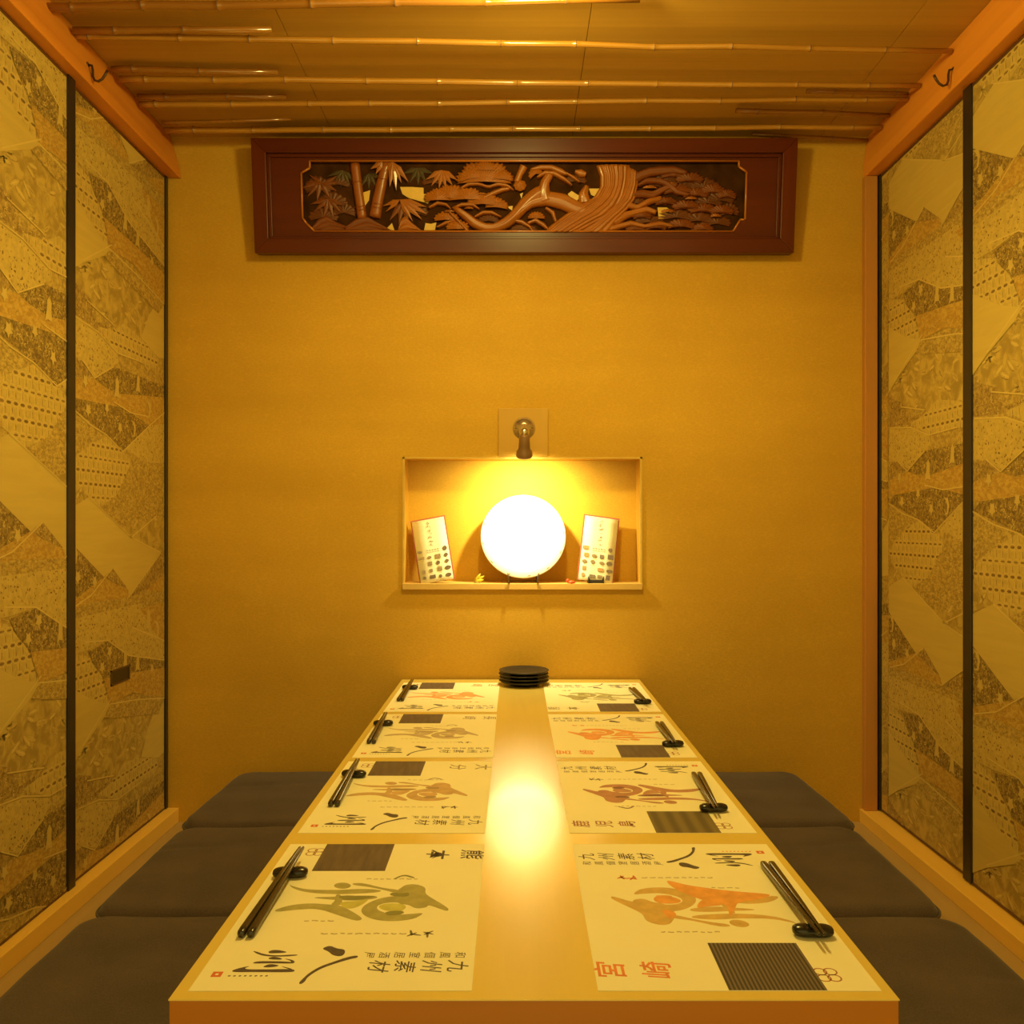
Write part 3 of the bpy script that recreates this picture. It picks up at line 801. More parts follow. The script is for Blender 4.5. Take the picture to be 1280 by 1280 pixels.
# ------------------------------------------------------------------ placemats
MW, MD = .268, .376
def mat_local(px, py):
    D = .44*FPX/(py-657.0); X = (px-643.0)/FPX*D
    return (1.192-D, X+.309)
def L1(*pts): return [mat_local(340+x/4.923, 1050+y/4.923) for x, y in pts]
def L2(*pts): return [mat_local(220+x/6.4, 1150+y/6.4) for x, y in pts]
def L3(*pts): return [mat_local(400+x/6.4, 1150+y/6.4) for x, y in pts]
FIG = [
 L1(*[(432+52*math.cos(a*PI/8), 285+19*math.sin(a*PI/8)) for a in range(16)]),
 L1((100,275),(130,290),(220,310),(400,312),(560,303),(675,312),(660,325),(560,333),(400,338),(230,330),(130,305)),
 L1((388,338),(425,338),(432,400),(400,408),(355,402),(388,378)),
 L1((215,358),(400,352),(560,345),(650,350),(640,365),(520,378),(400,374)),
 L1((15,432),(120,402),(240,393),(330,400),(420,405),(500,450),(555,485),(540,500),(500,500),(400,465),(280,425),(150,432),(20,448)),
 L1((490,270),(560,268),(680,300),(790,312),(760,332),(690,312),(580,290),(500,282)),
 L1((760,320),(790,300),(820,280),(880,275),(945,295),(940,330),(960,350),(1080,420),(1085,440),(1060,440),(960,402),(950,420),(880,428),(840,402),(780,400),(740,360)),
 L1((760,345),(640,368),(560,408),(540,450),(600,490),(720,507),(860,495),(920,465),(925,453),(860,460),(760,465),(680,450),(640,430),(650,402),(740,385),(850,400),(840,365)),
]
FIG_TINT = [L1((410,385),(520,380),(600,365),(560,400),(490,430),(430,420)), L1((645,415),(690,395),(800,395),(830,420),(780,450),(690,440))]
FIG_DARK = [L1((715,345),(740,325),(790,335),(840,325),(845,350),(790,355)), L1((690,450),(740,440),(800,440),(815,455),(760,470),(700,468)),
            L1((400,350),(470,345),(540,350),(620,348),(640,352),(540,372),(430,372)), L1((740,245),(810,214),(870,232),(880,238),(865,240),(810,222),(760,245)),]
ACC = L1  # accent of the orange mats, read off the right mat and turned
def Rm(*pts):
    out = []
    for x, y in pts:
        px, py = 720+x/4.923, 1050+y/4.923
        D = .44*FPX/(py-657.0); X = (px-643.0)/FPX*D
        out.append((D-.816, .348-X))
    return out
ACCENT = [Rm((550,250),(620,265),(700,285),(960,320),(1190,335),(1200,350),(1120,372),(1000,385),(985,420),(965,470),(945,470),(940,400),(800,380),(700,345),(600,300)),
          Rm((480,345),(600,345),(590,368),(520,352)), Rm((530,430),(600,440),(630,470),(580,495),(545,460))]
BIG = [  # the two big brush characters
 L3((5,235),(75,208),(130,235),(190,240),(197,265),(180,290),(140,298),(90,285),(60,255)),
 L3((300,293),(295,308),(240,318),(130,350))+L2((1150,395),(1045,462),(1025,500),(990,522),(973,512),(1005,478),(1060,428),(1150,375))+L3((128,332),(200,306),(270,291)),
 L2((605,252),(640,258),(700,280),(800,290),(970,280),(965,292),(820,300),(700,295),(640,275)),
 L2((735,255),(790,242),(880,258),(875,268),(760,273),(735,270)),
 L2((715,318),(775,295),(850,315),(830,325)),
 L2((595,355),(640,335),(780,335),(900,340),(945,345),(930,355),(740,352)), L2((850,312),(930,325),(950,345),(910,350),(920,335)),
 L2((690,378),(740,358),(790,362),(825,372),(760,385),(700,385)),
 L2((440,410),(500,390),(600,370),(520,400),(700,402),(900,398),(945,405),(940,420),(880,425),(600,422),(450,424)), L2((820,372),(900,390),(930,402),(900,402)),
]
def smooth_poly(poly, k=2):
    for _ in range(k):
        q = []
        n = len(poly)
        for i in range(n):
            a, b_ = poly[i], poly[(i+1) % n]
            q += [(a[0]*.75+b_[0]*.25, a[1]*.75+b_[1]*.25), (a[0]*.25+b_[0]*.75, a[1]*.25+b_[1]*.75)]
        poly = q
    return poly

GLYPH = {}
def glyph(ch, bold=0.0):
    key = (ch, bold)
    if key not in GLYPH:
        c_ = bpy.data.curves.new('glyph', 'FONT'); c_.body = ch; c_.size = 1.0; c_.offset = bold; c_.resolution_u = 2
        c_.align_x = 'CENTER'; c_.align_y = 'CENTER'
        o = bpy.data.objects.new('glyph', c_); COL.objects.link(o)
        dg = bpy.context.evaluated_depsgraph_get()
        me = bpy.data.meshes.new_from_object(o.evaluated_get(dg))
        GLYPH[key] = ([tuple(v.co) for v in me.vertices], [tuple(p.vertices) for p in me.polygons])
        bpy.data.objects.remove(o); bpy.data.curves.remove(c_); bpy.data.meshes.remove(me)
    return GLYPH[key]
def put_text(mb, txt, x, y, size, step, z, mi=0, bold=0.0, slant=0.0):
    for i, ch in enumerate(txt):
        vs, fs = glyph(ch, bold)
        mb.add([(x+v[0]*size+slant*v[1]*size, y-i*step+v[1]*size, z) for v in vs], fs, mi)

def up(mb, poly, z, mi=0, k=2):
    p = smooth_poly(poly, k) if k else poly
    a = sum(p[i][0]*p[(i+1) % len(p)][1]-p[(i+1) % len(p)][0]*p[i][1] for i in range(len(p)))
    if a < 0: p = p[::-1]
    mb.add([(q[0], q[1], z) for q in p], [tuple(range(len(p)))], mi)

def square_mat(kind):
    m, nt, b = new_mat('printed_square_'+kind, .6, .4)
    if kind == 'ribbed':
        v = coords(nt, (1, 1, 1)); w_ = nt.nodes.new('ShaderNodeTexWave'); w_.bands_direction = 'Y'; w_.inputs['Scale'].default_value = 75
        w_.inputs['Distortion'].default_value = .5; w_.inputs['Detail'].default_value = 2
        nt.links.new(v, w_.inputs['Vector'])
        nt.links.new(ramp_of(nt, w_.outputs['Fac'], [(.2, (.045, .030, .018)), (.8, (.17, .125, .08))]), b.inputs['Base Color'])
    elif kind == 'wide':
        v = coords(nt, (1, 1, 1)); w_ = nt.nodes.new('ShaderNodeTexWave'); w_.bands_direction = 'Y'; w_.inputs['Scale'].default_value = 14
        nt.links.new(v, w_.inputs['Vector'])
        nt.links.new(ramp_of(nt, w_.outputs['Fac'], [(.1, (.12, .085, .03)), (.9, (.20, .15, .05))]), b.inputs['Base Color'])
    else:
        v = coords(nt, (12, 90, 1)); n = noise(nt, v, 1.2, 4)
        nt.links.new(ramp_of(nt, n, [(.3, (.10, .065, .04)), (.7, (.17, .115, .07))]), b.inputs['Base Color'])
    return m
SQM = {k: square_mat(k) for k in ('ribbed', 'wide', 'streaked')}
def ink_col(name, c): return flat(name, c, .8, .12, 60)
PAL = {  # main brush wash, tint, dark accents, region name
 'green': (ink_col('wash_green', (.42, .36, .12)), ink_col('tint_green', (.58, .52, .12)), ink_col('moss_green', (.26, .24, .07)), M['ink']),
 'orange': (ink_col('wash_ochre', (.66, .42, .12)), ink_col('tint_orange', (.80, .36, .08)), ink_col('deep_orange', (.80, .26, .07)), ink_col('red_orange', (.80, .24, .07))),
 'red': (ink_col('wash_orange', (.82, .36, .12)), ink_col('tint_peach', (.84, .42, .16)), ink_col('deep_red', (.82, .28, .08)), ink_col('brick_red', (.82, .27, .09))),
 'purple': (ink_col('wash_purple', (.50, .24, .14)), ink_col('tint_purple', (.52, .27, .16)), ink_col('deep_purple', (.26, .12, .09)), ink_col('plum', (.40, .17, .10))),
 'mauve': (ink_col('wash_mauve', (.60, .38, .17)), ink_col('tint_mauve', (.64, .40, .18)), ink_col('deep_mauve', (.40, .26, .12)), ink_col('mauve_grey', (.36, .26, .13))),
 'lilac': (ink_col('wash_lilac', (.56, .42, .24)), ink_col('tint_lilac', (.58, .44, .26)), ink_col('deep_lilac', (.40, .28, .17)), ink_col('lilac_grey', (.42, .32, .17))),
 'olive': (ink_col('wash_olive', (.42, .36, .14)), ink_col('tint_olive', (.46, .40, .14)), ink_col('deep_olive', (.28, .24, .09)), ink_col('olive_grey', (.36, .30, .12))),
}
MATS = [ # side, near y, palette, region, square kind, description
 ('L', .816, 'green', '熊本', 'streaked', 'white placemat with a green brush figure, nearest the camera on the left side'),
 ('L', 1.235, 'mauve', '大分', 'streaked', 'white placemat with a brownish mauve brush figure, second from the front on the left side'),
 ('L', 1.637, 'lilac', '長崎', 'streaked', 'white placemat with a pale violet brush figure, third from the front on the left side'),
 ('L', 2.040, 'red', '宮崎', 'streaked', 'white placemat with an orange brush figure at the left far corner of the table'),
 ('R', .816, 'orange', '宮崎', 'ribbed', 'white placemat with an orange and ochre brush figure, nearest the camera on the right side'),
 ('R', 1.235, 'purple', '鹿児島', 'wide', 'white placemat with a purple brush figure, second from the front on the right side'),
 ('R', 1.637, 'red', '宮崎', 'streaked', 'white placemat with a red-orange brush figure, third from the front on the right side'),
 ('R', 2.040, 'olive', '熊本', 'streaked', 'white placemat with a dark green brush figure at the right far corner of the table'),
]
paper_me = None
MT = .0006
for i, (sd, yn, pal, reg, sq, desc) in enumerate(MATS):
    jit = random.Random(i).uniform(-.003, .003)
    if sd == 'L': loc, rz = (-.309, yn+MD, TZ), -PI/2+jit
    else: loc, rz = (.347, yn, TZ), PI/2+jit
    root = empty('placemat', loc, desc, 'placemat', 'printed placemats set along both sides of the table', (0, 0, rz))
    if paper_me is None:
        mb = MB(); mb.box(0, MD, 0, MW, 0.0001, MT); o = mb.build('sheet', M['paper'], root); paper_me = o.data
    else:
        o = bpy.data.objects.new('sheet', paper_me); link(o, root)
    wash, tint, dark, regm = PAL[pal]
    z = MT+.00005
    mb = MB()
    for k_, pl in enumerate(FIG): up(mb, pl, z+k_*.000012, 0)
    zt = z+.00012
    for pl in FIG_TINT: up(mb, pl, zt, 1)
    if pal in ('orange',):
        for pl in ACCENT: up(mb, pl, zt+.00002, 1)
    if pal in ('green', 'mauve', 'lilac', 'purple', 'olive'):
        for pl in FIG_DARK: up(mb, pl, zt+.00004, 2)
    mb.build('brush_painting', [wash, tint, dark], root, fix=False)
    mb = MB()
    for k_, pl in enumerate(BIG): up(mb, pl, z+k_*.00001, 0)
    put_text(mb, '九州素材', .331, .250, .0235, .0262, z, 0, .004, .18)
    put_text(mb, '和風個室居酒屋', .3085, .252, .0125, .0155, z, 1, .006, .1)
    mb.build('black_lettering', [M['ink'], M['small_ink']], root, fix=False)
    mb = MB(); n_ = len(reg); s_ = .033 if n_ == 2 else .028
    put_text(mb, reg, .038, .250 if n_ == 2 else .247, s_, .046 if n_ == 2 else .034, z, 0, .012, .12)
    mb.build('region_lettering', [regm], root, fix=False)
    mb = MB()
    rr = random.Random(i+40)
    for (pp, q0, q1) in ((.118, .125, .185), (.262, .10, .185), (.232, .075, .11)):    # rows of tiny faded captions
        q = q0
        while q < q1:
            l = rr.uniform(.004, .008)
            for poly in ribbon([(pp+rr.uniform(-.001, .001), q), (pp+rr.uniform(-.0012, .0012), q+l*.5), (pp, q+l)], .0012): up(mb, poly, z, 0, 0)
            q += l+.003
    for k_, (pp, q) in enumerate(((.262, .200), (.262, .214))):
        for a in (0, 1.1, 2.2): up(mb, ell(pp+rr.uniform(-.003, .003), q+rr.uniform(-.003, .003), .007, .0014, a+rr.uniform(0, .5), 8), z+.00001*k_, 1, 0)
    q = .012
    for k_ in range(8): up(mb, ell(.349-.0*k_, .030+k_*.0052, .0015, .0016, .4, 5), z, 1, 0)
    mb.build('captions', [M['faint_ink'], regm if pal in ('orange', 'red') else M['small_ink']], root, fix=False)
    mb = MB(); up(mb, [(.341, .012), (.351, .012), (.351, .022), (.341, .022)], z, 0, 0); up(mb, [(.3445, .0155), (.3475, .0155), (.3475, .0185), (.3445, .0185)], z+.00002, 1, 0)
    mb.build('seal', [M['seal'], M['paper']], root, fix=False)
    mb = MB()
    for (cx, cy) in ((.023, .036), (.035, .036), (.023, .046), (.035, .046)):
        pts = arc(cx, cy, .0062, 0, 2*PI, 14)
        for poly in ribbon(pts, .0008): up(mb, poly, z, 0, 0)
    em = mb.build('emblem', M['emblem'], root, fix=False)
    mb = MB(); mb.box(0.0008, .093, .051, .144, MT, MT+.0003)
    mb.build('printed_square', SQM[sq], root)

# ------------------------------------------------------------------ chopsticks and rests
def rest_mesh():
    mb = MB(); nu, nv = 20, 16; vs = []; fs = []
    for i in range(nu+1):
        a = PI*i/nu; x = -.0215*math.cos(a)
        rr = math.sin(a)**.55
        waist = 1-.34*math.exp(-(x/.0065)**2)
        for j in range(nv):
            b_ = 2*PI*j/nv
            y = .0105*rr*math.cos(b_)*(1-.15*math.exp(-(x/.0065)**2)); zz = .0062+.0072*rr*math.sin(b_)
            if math.sin(b_) > 0: zz = .0062+.0072*rr*math.sin(b_)*waist
            vs.append((x, y, max(0, zz)))
    for i in range(nu):
        for j in range(nv): fs.append((i*nv+j, i*nv+(j+1) % nv, (i+1)*nv+(j+1) % nv, (i+1)*nv+j))
    mb.add(vs, fs, 0, True)
    return mb
def stick_mesh(L=.218):
    mb = MB(); vs = []; fs = []; n = 12
    prof = [(0, .0030), (.002, .0041), (.01, .0043), (.12, .0034), (L-.003, .0016), (L, .0009)]
    for t, r in prof:
        for k in range(n):
            a = 2*PI*k/n+PI/4; q = r*(1/max(abs(math.cos(a)), abs(math.sin(a))))**.45
            vs.append((t, q*math.cos(a), q*math.sin(a)))
    for i in range(len(prof)-1):
        for k in range(n): fs.append((i*n+k, i*n+(k+1) % n, (i+1)*n+(k+1) % n, (i+1)*n+k))
    fs.append(tuple(range(n-1, -1, -1))); fs.append(tuple((len(prof)-1)*n+k for k in range(n)))
    mb.add(vs, fs, 0, True); return mb
rest_me = None; stick_me = None
stick_m = flat('chopstick_lacquer', (.030, .020, .012), .25, .3, 60, coat=.3)
SETS = [ # mat index, rest (x, y), butt pair, tip
 (0, (-.280, 1.080), (-.286, .918), (-.2795, 1.122)), (1, (-.2805, 1.510), (-.282, 1.347), (-.283, 1.556)),
 (2, (-.288, 1.897), (-.288, 1.735), (-.290, 1.945)), (3, (-.280, 2.318), (-.285, 2.155), (-.280, 2.365)),
 (4, (.3195, .925), (.325, 1.112), (.3185, .885)), (5, (.306, 1.328), (.319, 1.515), (.3025, 1.285)),
 (6, (.315, 1.718), (.319, 1.905), (.3125, 1.675)), (7, (.316, 2.130), (.313, 2.308), (.3175, 2.085))]
short = ['nearest left', 'second left', 'third left', 'far left corner', 'nearest right', 'second right', 'third right', 'far right corner']
for mi_, rs, bt, tp_ in SETS:
    zb = TZ+MT
    nm = short[mi_]
    root_loc = (rs[0], rs[1], zb)
    if rest_me is None: o = rest_mesh().build('chopstick_rest', M['black_lacquer']); rest_me = o.data
    else: o = link(bpy.data.objects.new('chopstick_rest', rest_me))
    o.location = root_loc; o.rotation_euler = (0, 0, random.Random(mi_).uniform(-.12, .12))
    tag(o, 'glossy black pebble-shaped chopstick rest on the %s placemat' % nm, 'chopstick rest', 'black chopstick rests')
    for k_ in (-1, 1):
        bx = bt[0]+k_*.0052; tx_ = tp_[0]+k_*.0024
        A = Vector((bx, bt[1], zb+.0045)); dirv = Vector((tx_-bx, tp_[1]-bt[1], 0)).normalized()
        # height over the rest fixes the slope
        dist = abs(rs[1]-bt[1]); slope = (.0108+.0032-.0045)/dist
        dirv.z = slope; dirv.normalize()
        if stick_me is None: s_ = stick_mesh().build('chopstick', stick_m); stick_me = s_.data
        else: s_ = link(bpy.data.objects.new('chopstick', stick_me))
        s_.location = A; s_.rotation_euler = dirv.to_track_quat('X', 'Z').to_euler()
        left = (k_ < 0)
        tag(s_, 'dark lacquered chopstick, the %s one of the pair on the %s placemat' % ('left-hand' if left else 'right-hand', nm), 'chopstick', 'dark chopstick pairs on rests')

# ------------------------------------------------------------------ stack of black plates
plate_m = flat('black_plate_glaze', (.022, .017, .012), .38, .2, 40)
pprof = [(0, .0035), (.034, .003), (.036, .0), (.039, .0), (.041, .0035), (.062, .0085), (.0685, .0118), (.0692, .0135), (.0680, .0142), (.058, .0115), (.044, .0075), (0, .0070)]
pl_me = None
for k_ in range(4):
    if pl_me is None:
        mb = MB(); mb.lathe(pprof, n=48); o = mb.build('small_plate', plate_m); pl_me = o.data
    else: o = link(bpy.data.objects.new('small_plate', pl_me))
    o.location = (.0262+[0, .0007, -.0006, .0004][k_], 2.392+[0, -.0005, .0006, 0][k_], TZ+.0002+k_*.0092)
    tag(o, ['small black round plate at the bottom of the stack by the wall', 'small black round plate, second from the bottom of the stack', 'small black round plate just under the top one of the stack', 'small black round plate on top of the stack by the wall'][k_], 'plate', 'black plates stacked at the far end of the table')

# ------------------------------------------------------------------ cushions
def cushion(cx, cy, sx, sy, rz, label, seed, h=.158):
    n = 40; rr = random.Random(seed); ph = [rr.uniform(0, 6) for _ in range(8)]
    vs, fs = [], []
    rc = .055
    def sq(u, v_, a, b_):   # map square to rounded rectangle
        x, y = u*a, v_*b_
        dx, dy = abs(x)-(a-rc), abs(y)-(b_-rc)
        if dx > 0 and dy > 0:
            m_ = max(dx, dy); l = math.hypot(dx, dy); k = m_/l if l > 0 else 1
            x = math.copysign(a-rc+dx*k, x); y = math.copysign(b_-rc+dy*k, y)
        return x, y
    def edge_f(u, v_): return max(abs(u), abs(v_))
    for i in range(n+1):
        for j in range(n+1):
            u, v_ = -1+2*i/n, -1+2*j/n
            x, y = sq(u, v_, sx/2, sy/2)
            e_ = edge_f(u, v_)
            t = max(0, (e_-.90)/.10)
            z_ = h - .020*(1-math.sqrt(max(0, 1-t*t))) - .004*e_**4
            z_ += .0018*math.sin(x*23+ph[0]+1.5*math.sin(y*9+ph[1]))*(1-t)+.0012*math.sin(y*40+ph[2]+x*6)*(1-t)
            z_ -= .0025*math.exp(-((y-.03*math.sin(x*9+ph[3])-ph[4]*.02)/.012)**2)*(1-t)*(.5+.5*math.sin(x*14+ph[5]))
            vs.append((x, y, z_))
    for i in range(n):
        for j in range(n): q = i*(n+1)+j; fs.append((q, q+n+1, q+n+2, q+1))
    ring = [i*(n+1) for i in range(n+1)]+[n*(n+1)+j for j in range(1, n+1)]+[i*(n+1)+n for i in range(n-1, -1, -1)]+[j for j in range(n-1, 0, -1)]
    N = len(vs); m_ = len(ring)
    for lv, (inset, z_) in enumerate(((-.0, h-.05), (.0, .035), (.012, .008), (.02, 0))):
        for r_ in ring:
            x, y, _ = vs[r_]; f_ = 1-inset*2/sx
            bulge = 1+(.006 if lv < 2 else 0)
            vs.append((x*f_*bulge, y*f_*bulge, z_))
    prev = ring
    for lv in range(4):
        cur = [N+lv*m_+k for k in range(m_)]
        for k in range(m_): fs.append((prev[k], prev[(k+1) % m_], cur[(k+1) % m_], cur[k]))
        prev = cur
    fs.append(tuple(prev))
    root = empty('floor_cushion', (cx, cy, 0), label, 'cushion', 'dark floor cushions along both sides of the table', (0, 0, rz))
    mb = MB(); mb.add(vs, fs, 0, True); mb.build('cover', M['fabric'], root)
    pts = []
    for r_ in ring+[ring[0]]:
        x, y, _ = vs[r_]; pts.append((x*1.004, y*1.004, h-.022))
    mb = MB(); mb.tube(pts, .0022, 6, caps=False); mb.build('piping', M['fabric'], root)
cushion(-.560, 2.235, .452, .445, R(-1.5), 'dark grey floor cushion on the left, farthest back against the wall', 1)
cushion(-.549, 1.785, .452, .448, R(.5), 'dark grey floor cushion in the middle of the left row', 2)
cushion(-.545, 1.330, .455, .448, 0, 'dark grey floor cushion on the left, nearest the camera', 3)
cushion(.578, 2.235, .452, .445, R(2.0), 'dark grey floor cushion on the right, farthest back against the wall', 4)
cushion(.562, 1.785, .455, .448, R(-.4), 'dark grey floor cushion in the middle of the right row', 5)
cushion(.566, 1.328, .455, .448, R(-.5), 'dark grey floor cushion on the right, nearest the camera', 6)

# ------------------------------------------------------------------ things in the niche
NS = NZ0            # top of the niche shelf
pc = .0255
# round white plate, leaning back on its stand
PR = .124; tilt = R(-14)
porc = flat('white_glaze', (.92, .88, .80), .22, .02, 20, coat=.3)
prof = [(0, .000), (.060, .000), (.064, -.004), (.068, -.004), (.070, .001), (.100, .010), (PR-.004, .0165), (PR, .0185), (PR-.002, .0205), (.100, .0145), (.074, .007), (.05, .0050), (0, .0045)]
plate = empty('display_plate', (pc, DW+.012, NS+.010), 'large round white plate glowing under the small wall lamp in the niche', 'plate', rot=(tilt, 0, 0))
mb = MB(); mb.lathe(prof, (0, 0, PR), 64, axis='y'); mb.build('dish', porc, plate)
for k_ in range(9):
    a = R(-90)+(k_-4)*R(29)+R(8)
    mb = MB(); r0 = PR-.006
    pts = [(r0*math.cos(a+d_), -.0200, PR+r0*math.sin(a+d_)) for d_ in (-.045, 0, .045)]
    mb.tube(pts, [.0006, .0012, .0006], 6); mb.build('rim_mark', M['small_ink'], plate)
# stand: two hooked feet with a rail
stand_m = flat('stand_metal', (.20, .14, .08), .35, metal=.3)
st = empty('plate_stand', (pc, DW+.03, NS), 'dark metal easel stand holding the large white plate', 'plate stand')
for sgn in (-1, 1):
    x = sgn*.041
    mb = MB(); mb.tube([(x*1.05, -.052, .030), (x*1.03, -.050, .018), (x, -.046, .0045), (x, -.02, .0035), (x, .035, .0035)], .0026, 8)
    mb.build('foot', stand_m, st)
    mb = MB(); mb.tube([(x, .035, .0035), (x*.8, .050, .08), (x*.55, .056, .13)], .0024, 8); mb.build('back_strut', stand_m, st)
mb = MB(); mb.tube([(-.041, .012, .0035), (.041, .012, .0035)], .0022, 8); mb.build('crossbar', stand_m, st)

# two menu cards
menu_paper = flat('menu_paper', (.84, .76, .55), .6, .04, 40)
menu_back = flat('menu_backing', (.42, .10, .06), .5)
pic_cols = [flat('menu_print_%d' % k, c, .6, .3, 200) for k, c in enumerate([(.16,.10,.06), (.30,.20,.10), (.48,.26,.10), (.22,.16,.10), (.55,.40,.16)])]
def menu(px_c, yc, label, rot_y, lean, seed, x, y, w_=.100, h_=.195, curl=.0):
    root = empty('menu_card', (x, y, NS+.003), label, 'menu', 'menu cards standing in the niche', (lean, rot_y, 0))
    mb = MB(); n = 12
    def yy(t): return -curl*math.sin(t*PI)*.5 - curl*(1-t)**3
    vs, fs = [], []
    for i in range(n+1):
        t = i/n
        for xx in (-w_/2-.004, w_/2+.004):
            vs += [(xx, yy(t)+.003, t*(h_+.005)), (xx, yy(t)+.0045, t*(h_+.005))]
    for i in range(n):
        a = i*4; fs += [(a, a+2, a+6, a+4), (a+1, a+5, a+7, a+3), (a, a+4, a+5, a+1), (a+2, a+3, a+7, a+6)]
    fs += [(0, 1, 3, 2), (n*4, n*4+2, n*4+3, n*4+1)]
    mb.add(vs, fs, 0); mb.build('backing', menu_back, root)
    mb = MB(); vs, fs = [], []; rr = random.Random(seed)
    for i in range(n+1):
        t = i/n; wob = .0012*math.sin(t*17+seed)
        for k_, xx in enumerate((-w_/2, -w_*.15, w_*.2, w_/2)):
            vs.append((xx, yy(t)-.0005+wob*(k_-1.5)*.5, t*h_))
    for i in range(n):
        for k_ in range(3): a = i*4+k_; fs.append((a, a+1, a+5, a+4))
    mb.add(vs, fs, 0, True); o = mb.build('sheet', menu_paper, root); md = o.modifiers.new('solid', 'SOLIDIFY'); md.thickness = .0006; md.offset = 1
    # vertical brush title and little dish pictures
    mb = MB()
    def pt(u, t): return (u, yy(t)-.0022, t*h_)
    def pq(poly, mi): mb.add([pt(u, t) for u, t in poly], [tuple(range(len(poly)))], mi)
    t = .93
    for k_ in range(7):
        for _ in range(4):
            a = rr.uniform(0, PI); cx = rr.uniform(-.004, .004); ct = t+rr.uniform(-.016, .016); L_ = rr.uniform(.003, .007)
            pq([(cx-L_*math.cos(a), ct-L_*math.sin(a)/h_), (cx+.0006, ct-.003), (cx+L_*math.cos(a), ct+L_*math.sin(a)/h_), (cx-.0006, ct+.003)], 0 if k_ != 3 else 1)
        t -= .058
    for row in range(5):
        for c_ in range(4):
            if row == 0 and c_ in (1, 2): 
                for q in range(5): 
                    u = -.018+q*.008; pq([(u, .50), (u+.005, .50), (u+.005, .508), (u, .508)], 3); pq([(u, .47), (u+.006, .47), (u+.006, .476), (u, .476)], 3)
                continue
            if rr.random() < .12: continue
            u = -.036+c_*.024+rr.uniform(-.002, .002); tt = .50-row*.105+rr.uniform(-.008, .008)
            wu, wt = rr.uniform(.005, .009), rr.uniform(.018, .034)
            if c_ == 3: wu *= 1.1; wt *= 1.2
            mi = rr.choice([0, 1, 1, 2, 3]) if c_ != 3 else 0
            if rr.random() < .5: pq([(u-wu, tt-wt), (u+wu, tt-wt), (u+wu, tt+wt), (u-wu, tt+wt)], mi)
            else: pq([(u+wu*math.cos(k*PI/4), tt+wt*math.sin(k*PI/4)) for k in range(8)], mi)
            pq([(u-wu*.4, tt-wt*1.0-.02), (u+wu*.9, tt-wt*1.0-.02), (u+wu*.9, tt-wt-.014), (u-wu*.4, tt-wt-.014)], 4)
    mb.build('print', pic_cols, root, fix=False)
    return root
menu(0, 0, 'narrow printed menu card leaning at the left end of the niche', R(-10.5), R(-15), 3, -.221, DW+.006, .095, .190, .006)
menu(0, 0, 'narrow printed menu card leaning on a little stand at the right of the niche', R(7.5), R(-14), 5, .2325, DW+.012, .098, .193, .004)
# little stand before the right card
ms = empty('card_stand', (.2335, DW+.000, NS), 'small dark stand under the right menu card', 'card stand')
mb = MB(); mb.box(-.024, .024, -.004, .003, .0, .010); mb.build('crossbar', M['black_frame'], ms, bevel=.002)
for sx in (-.020, .020):
    mb = MB(); mb.tube([(sx, -.008, .002), (sx, -.009, .010), (sx*1.1, -.010, .020)], [.003, .0028, .0016], 8); mb.build('hook', M['black_frame'], ms)
    mb = MB(); mb.tube([(sx, -.006, .003), (sx, .04, .003)], .0026, 8); mb.build('foot', M['black_frame'], ms)
# little ornaments beside the plate
yo = empty('yellow_ornament', (-.108, DW+.02, NS), 'tiny yellow-green leaf ornament left of the white plate', 'ornament')
yel = flat('yellow_green', (.55, .45, .02), .5)
mb = MB(); mb.lathe([(0, 0), (.009, 0), (.010, .003), (.004, .006), (0, .006)], n=16); mb.build('base', flat('moss', (.28, .26, .06), .7), yo)
for k_, (a, L_) in enumerate(((30, .034), (55, .028), (12, .026))):
    ca, sa = math.cos(R(a)), math.sin(R(a)); mb = MB()
    mb.tube([(-.006+ca*L_*t, -.004*k_, .004+sa*L_*t) for t in (0, .3, .65, 1)], [.0012, .0045, .004, .0006], 8, flat=.35); mb.build('leaf', yel, yo)
ro = empty('red_ornament', (.163, DW-.001, NS), 'tiny red-orange ornament at the foot of the right menu card', 'ornament')
redm = flat('red_orange_glaze', (.70, .09, .02), .4)
mb = MB(); mb.lathe([(0, 0), (.011, 0), (.012, .003), (.008, .007), (0, .009)], n=20); mb.build('body', redm, ro)
mb = MB(); mb.lathe([(0, 0), (.005, .001), (.006, .005), (.003, .009), (0, .010)], (-.010, 0, .003), n=14); mb.build('head', redm, ro)

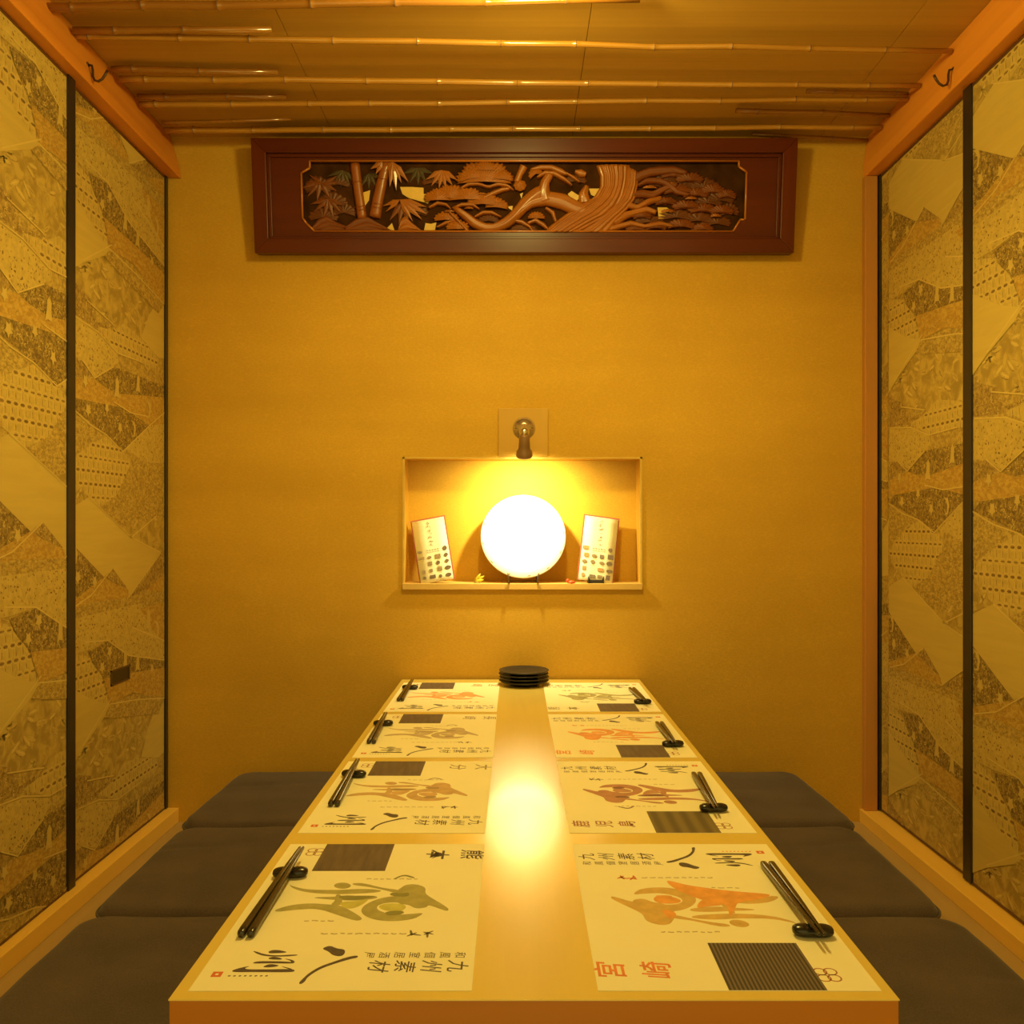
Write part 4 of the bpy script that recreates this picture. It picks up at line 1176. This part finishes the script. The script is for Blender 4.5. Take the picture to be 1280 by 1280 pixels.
# ------------------------------------------------------------------ small wall lamp over the niche
lx = .0275; lz = CZ+(657-536)*DW/FPX
wl = empty('wall_lamp', (lx, DW, lz), 'small metal wall lamp above the niche, pointing down at the white plate', 'lamp')
chrome = flat('brushed_chrome', (.75, .68, .55), .18, .05, 30, metal=.9)
headm = flat('lamp_head_bronze', (.24, .13, .055), .4, .1, 30, metal=.2)
board_m = wood('mount_board_wood', (.52, .29, .03), (.58, .33, .04), 'z', .55, fine=50)
mb = MB(); mb.box((623-643)*DW/FPX-lx, (685-643)*DW/FPX-lx, -.012, 0, NZ1+.006-lz, CZ+(657-511)*DW/FPX-lz); mb.build('mounting_board', board_m, wl, bevel=.0015)
mb = MB(); mb.lathe([(0, .030), (.008, .030), (.018, .026), (.028, .018), (.033, .012), (.0335, .0115)], (0, 0, 0), 40, axis='y'); mb.build('rosette', chrome, wl)
for sx in (-.023, .023):
    mb = MB(); mb.lathe([(0, .0245), (.0022, .0240), (.0024, .021), (.0024, .020)], (sx, 0, 0), 12, axis='y'); mb.build('screw', headm, wl)
mb = MB(); mb.tube([(0, -.024, .0), (0, -.055, .002), (0, -.078, -.004), (0, -.092, -.014)], .0065, 14); mb.build('arm', chrome, wl)
mb = MB(); mb.lathe([(0, .015), (.008, .013), (.0135, .006), (.015, 0), (.0135, -.006), (.008, -.012), (0, -.014)], (0, -.095, -.020), 24); mb.build('swivel_ball', chrome, wl)
# lamp head: open cup tipped back towards the plate
head = MB()
head.lathe([(0, .0), (.011, 0), (.0145, -.003), (.0155, -.030), (.0165, -.042), (.0215, -.050), (.0235, -.060), (.0225, -.066), (.0205, -.066), (.0200, -.058), (.015, -.046), (.010, -.042), (0, -.042)], (0, 0, 0), 36)
h = head.build('lamp_head', headm, wl); h.location = (0, -.100, -.026); h.rotation_euler = (R(24), 0, 0)
bulb_m = bpy.data.materials.new('lit_bulb'); bulb_m.use_nodes = True
bn = bulb_m.node_tree.nodes['Principled BSDF']; bn.inputs['Base Color'].default_value = (1, .9, .7, 1)
bn.inputs['Emission Color'].default_value = (1, .84, .34, 1); bn.inputs['Emission Strength'].default_value = 110
mb = MB(); mb.lathe([(0, -.043), (.008, -.044), (.011, -.050), (.010, -.058), (.006, -.063), (0, -.065)], (0, 0, 0), 24); mb.build('bulb', bulb_m, h)
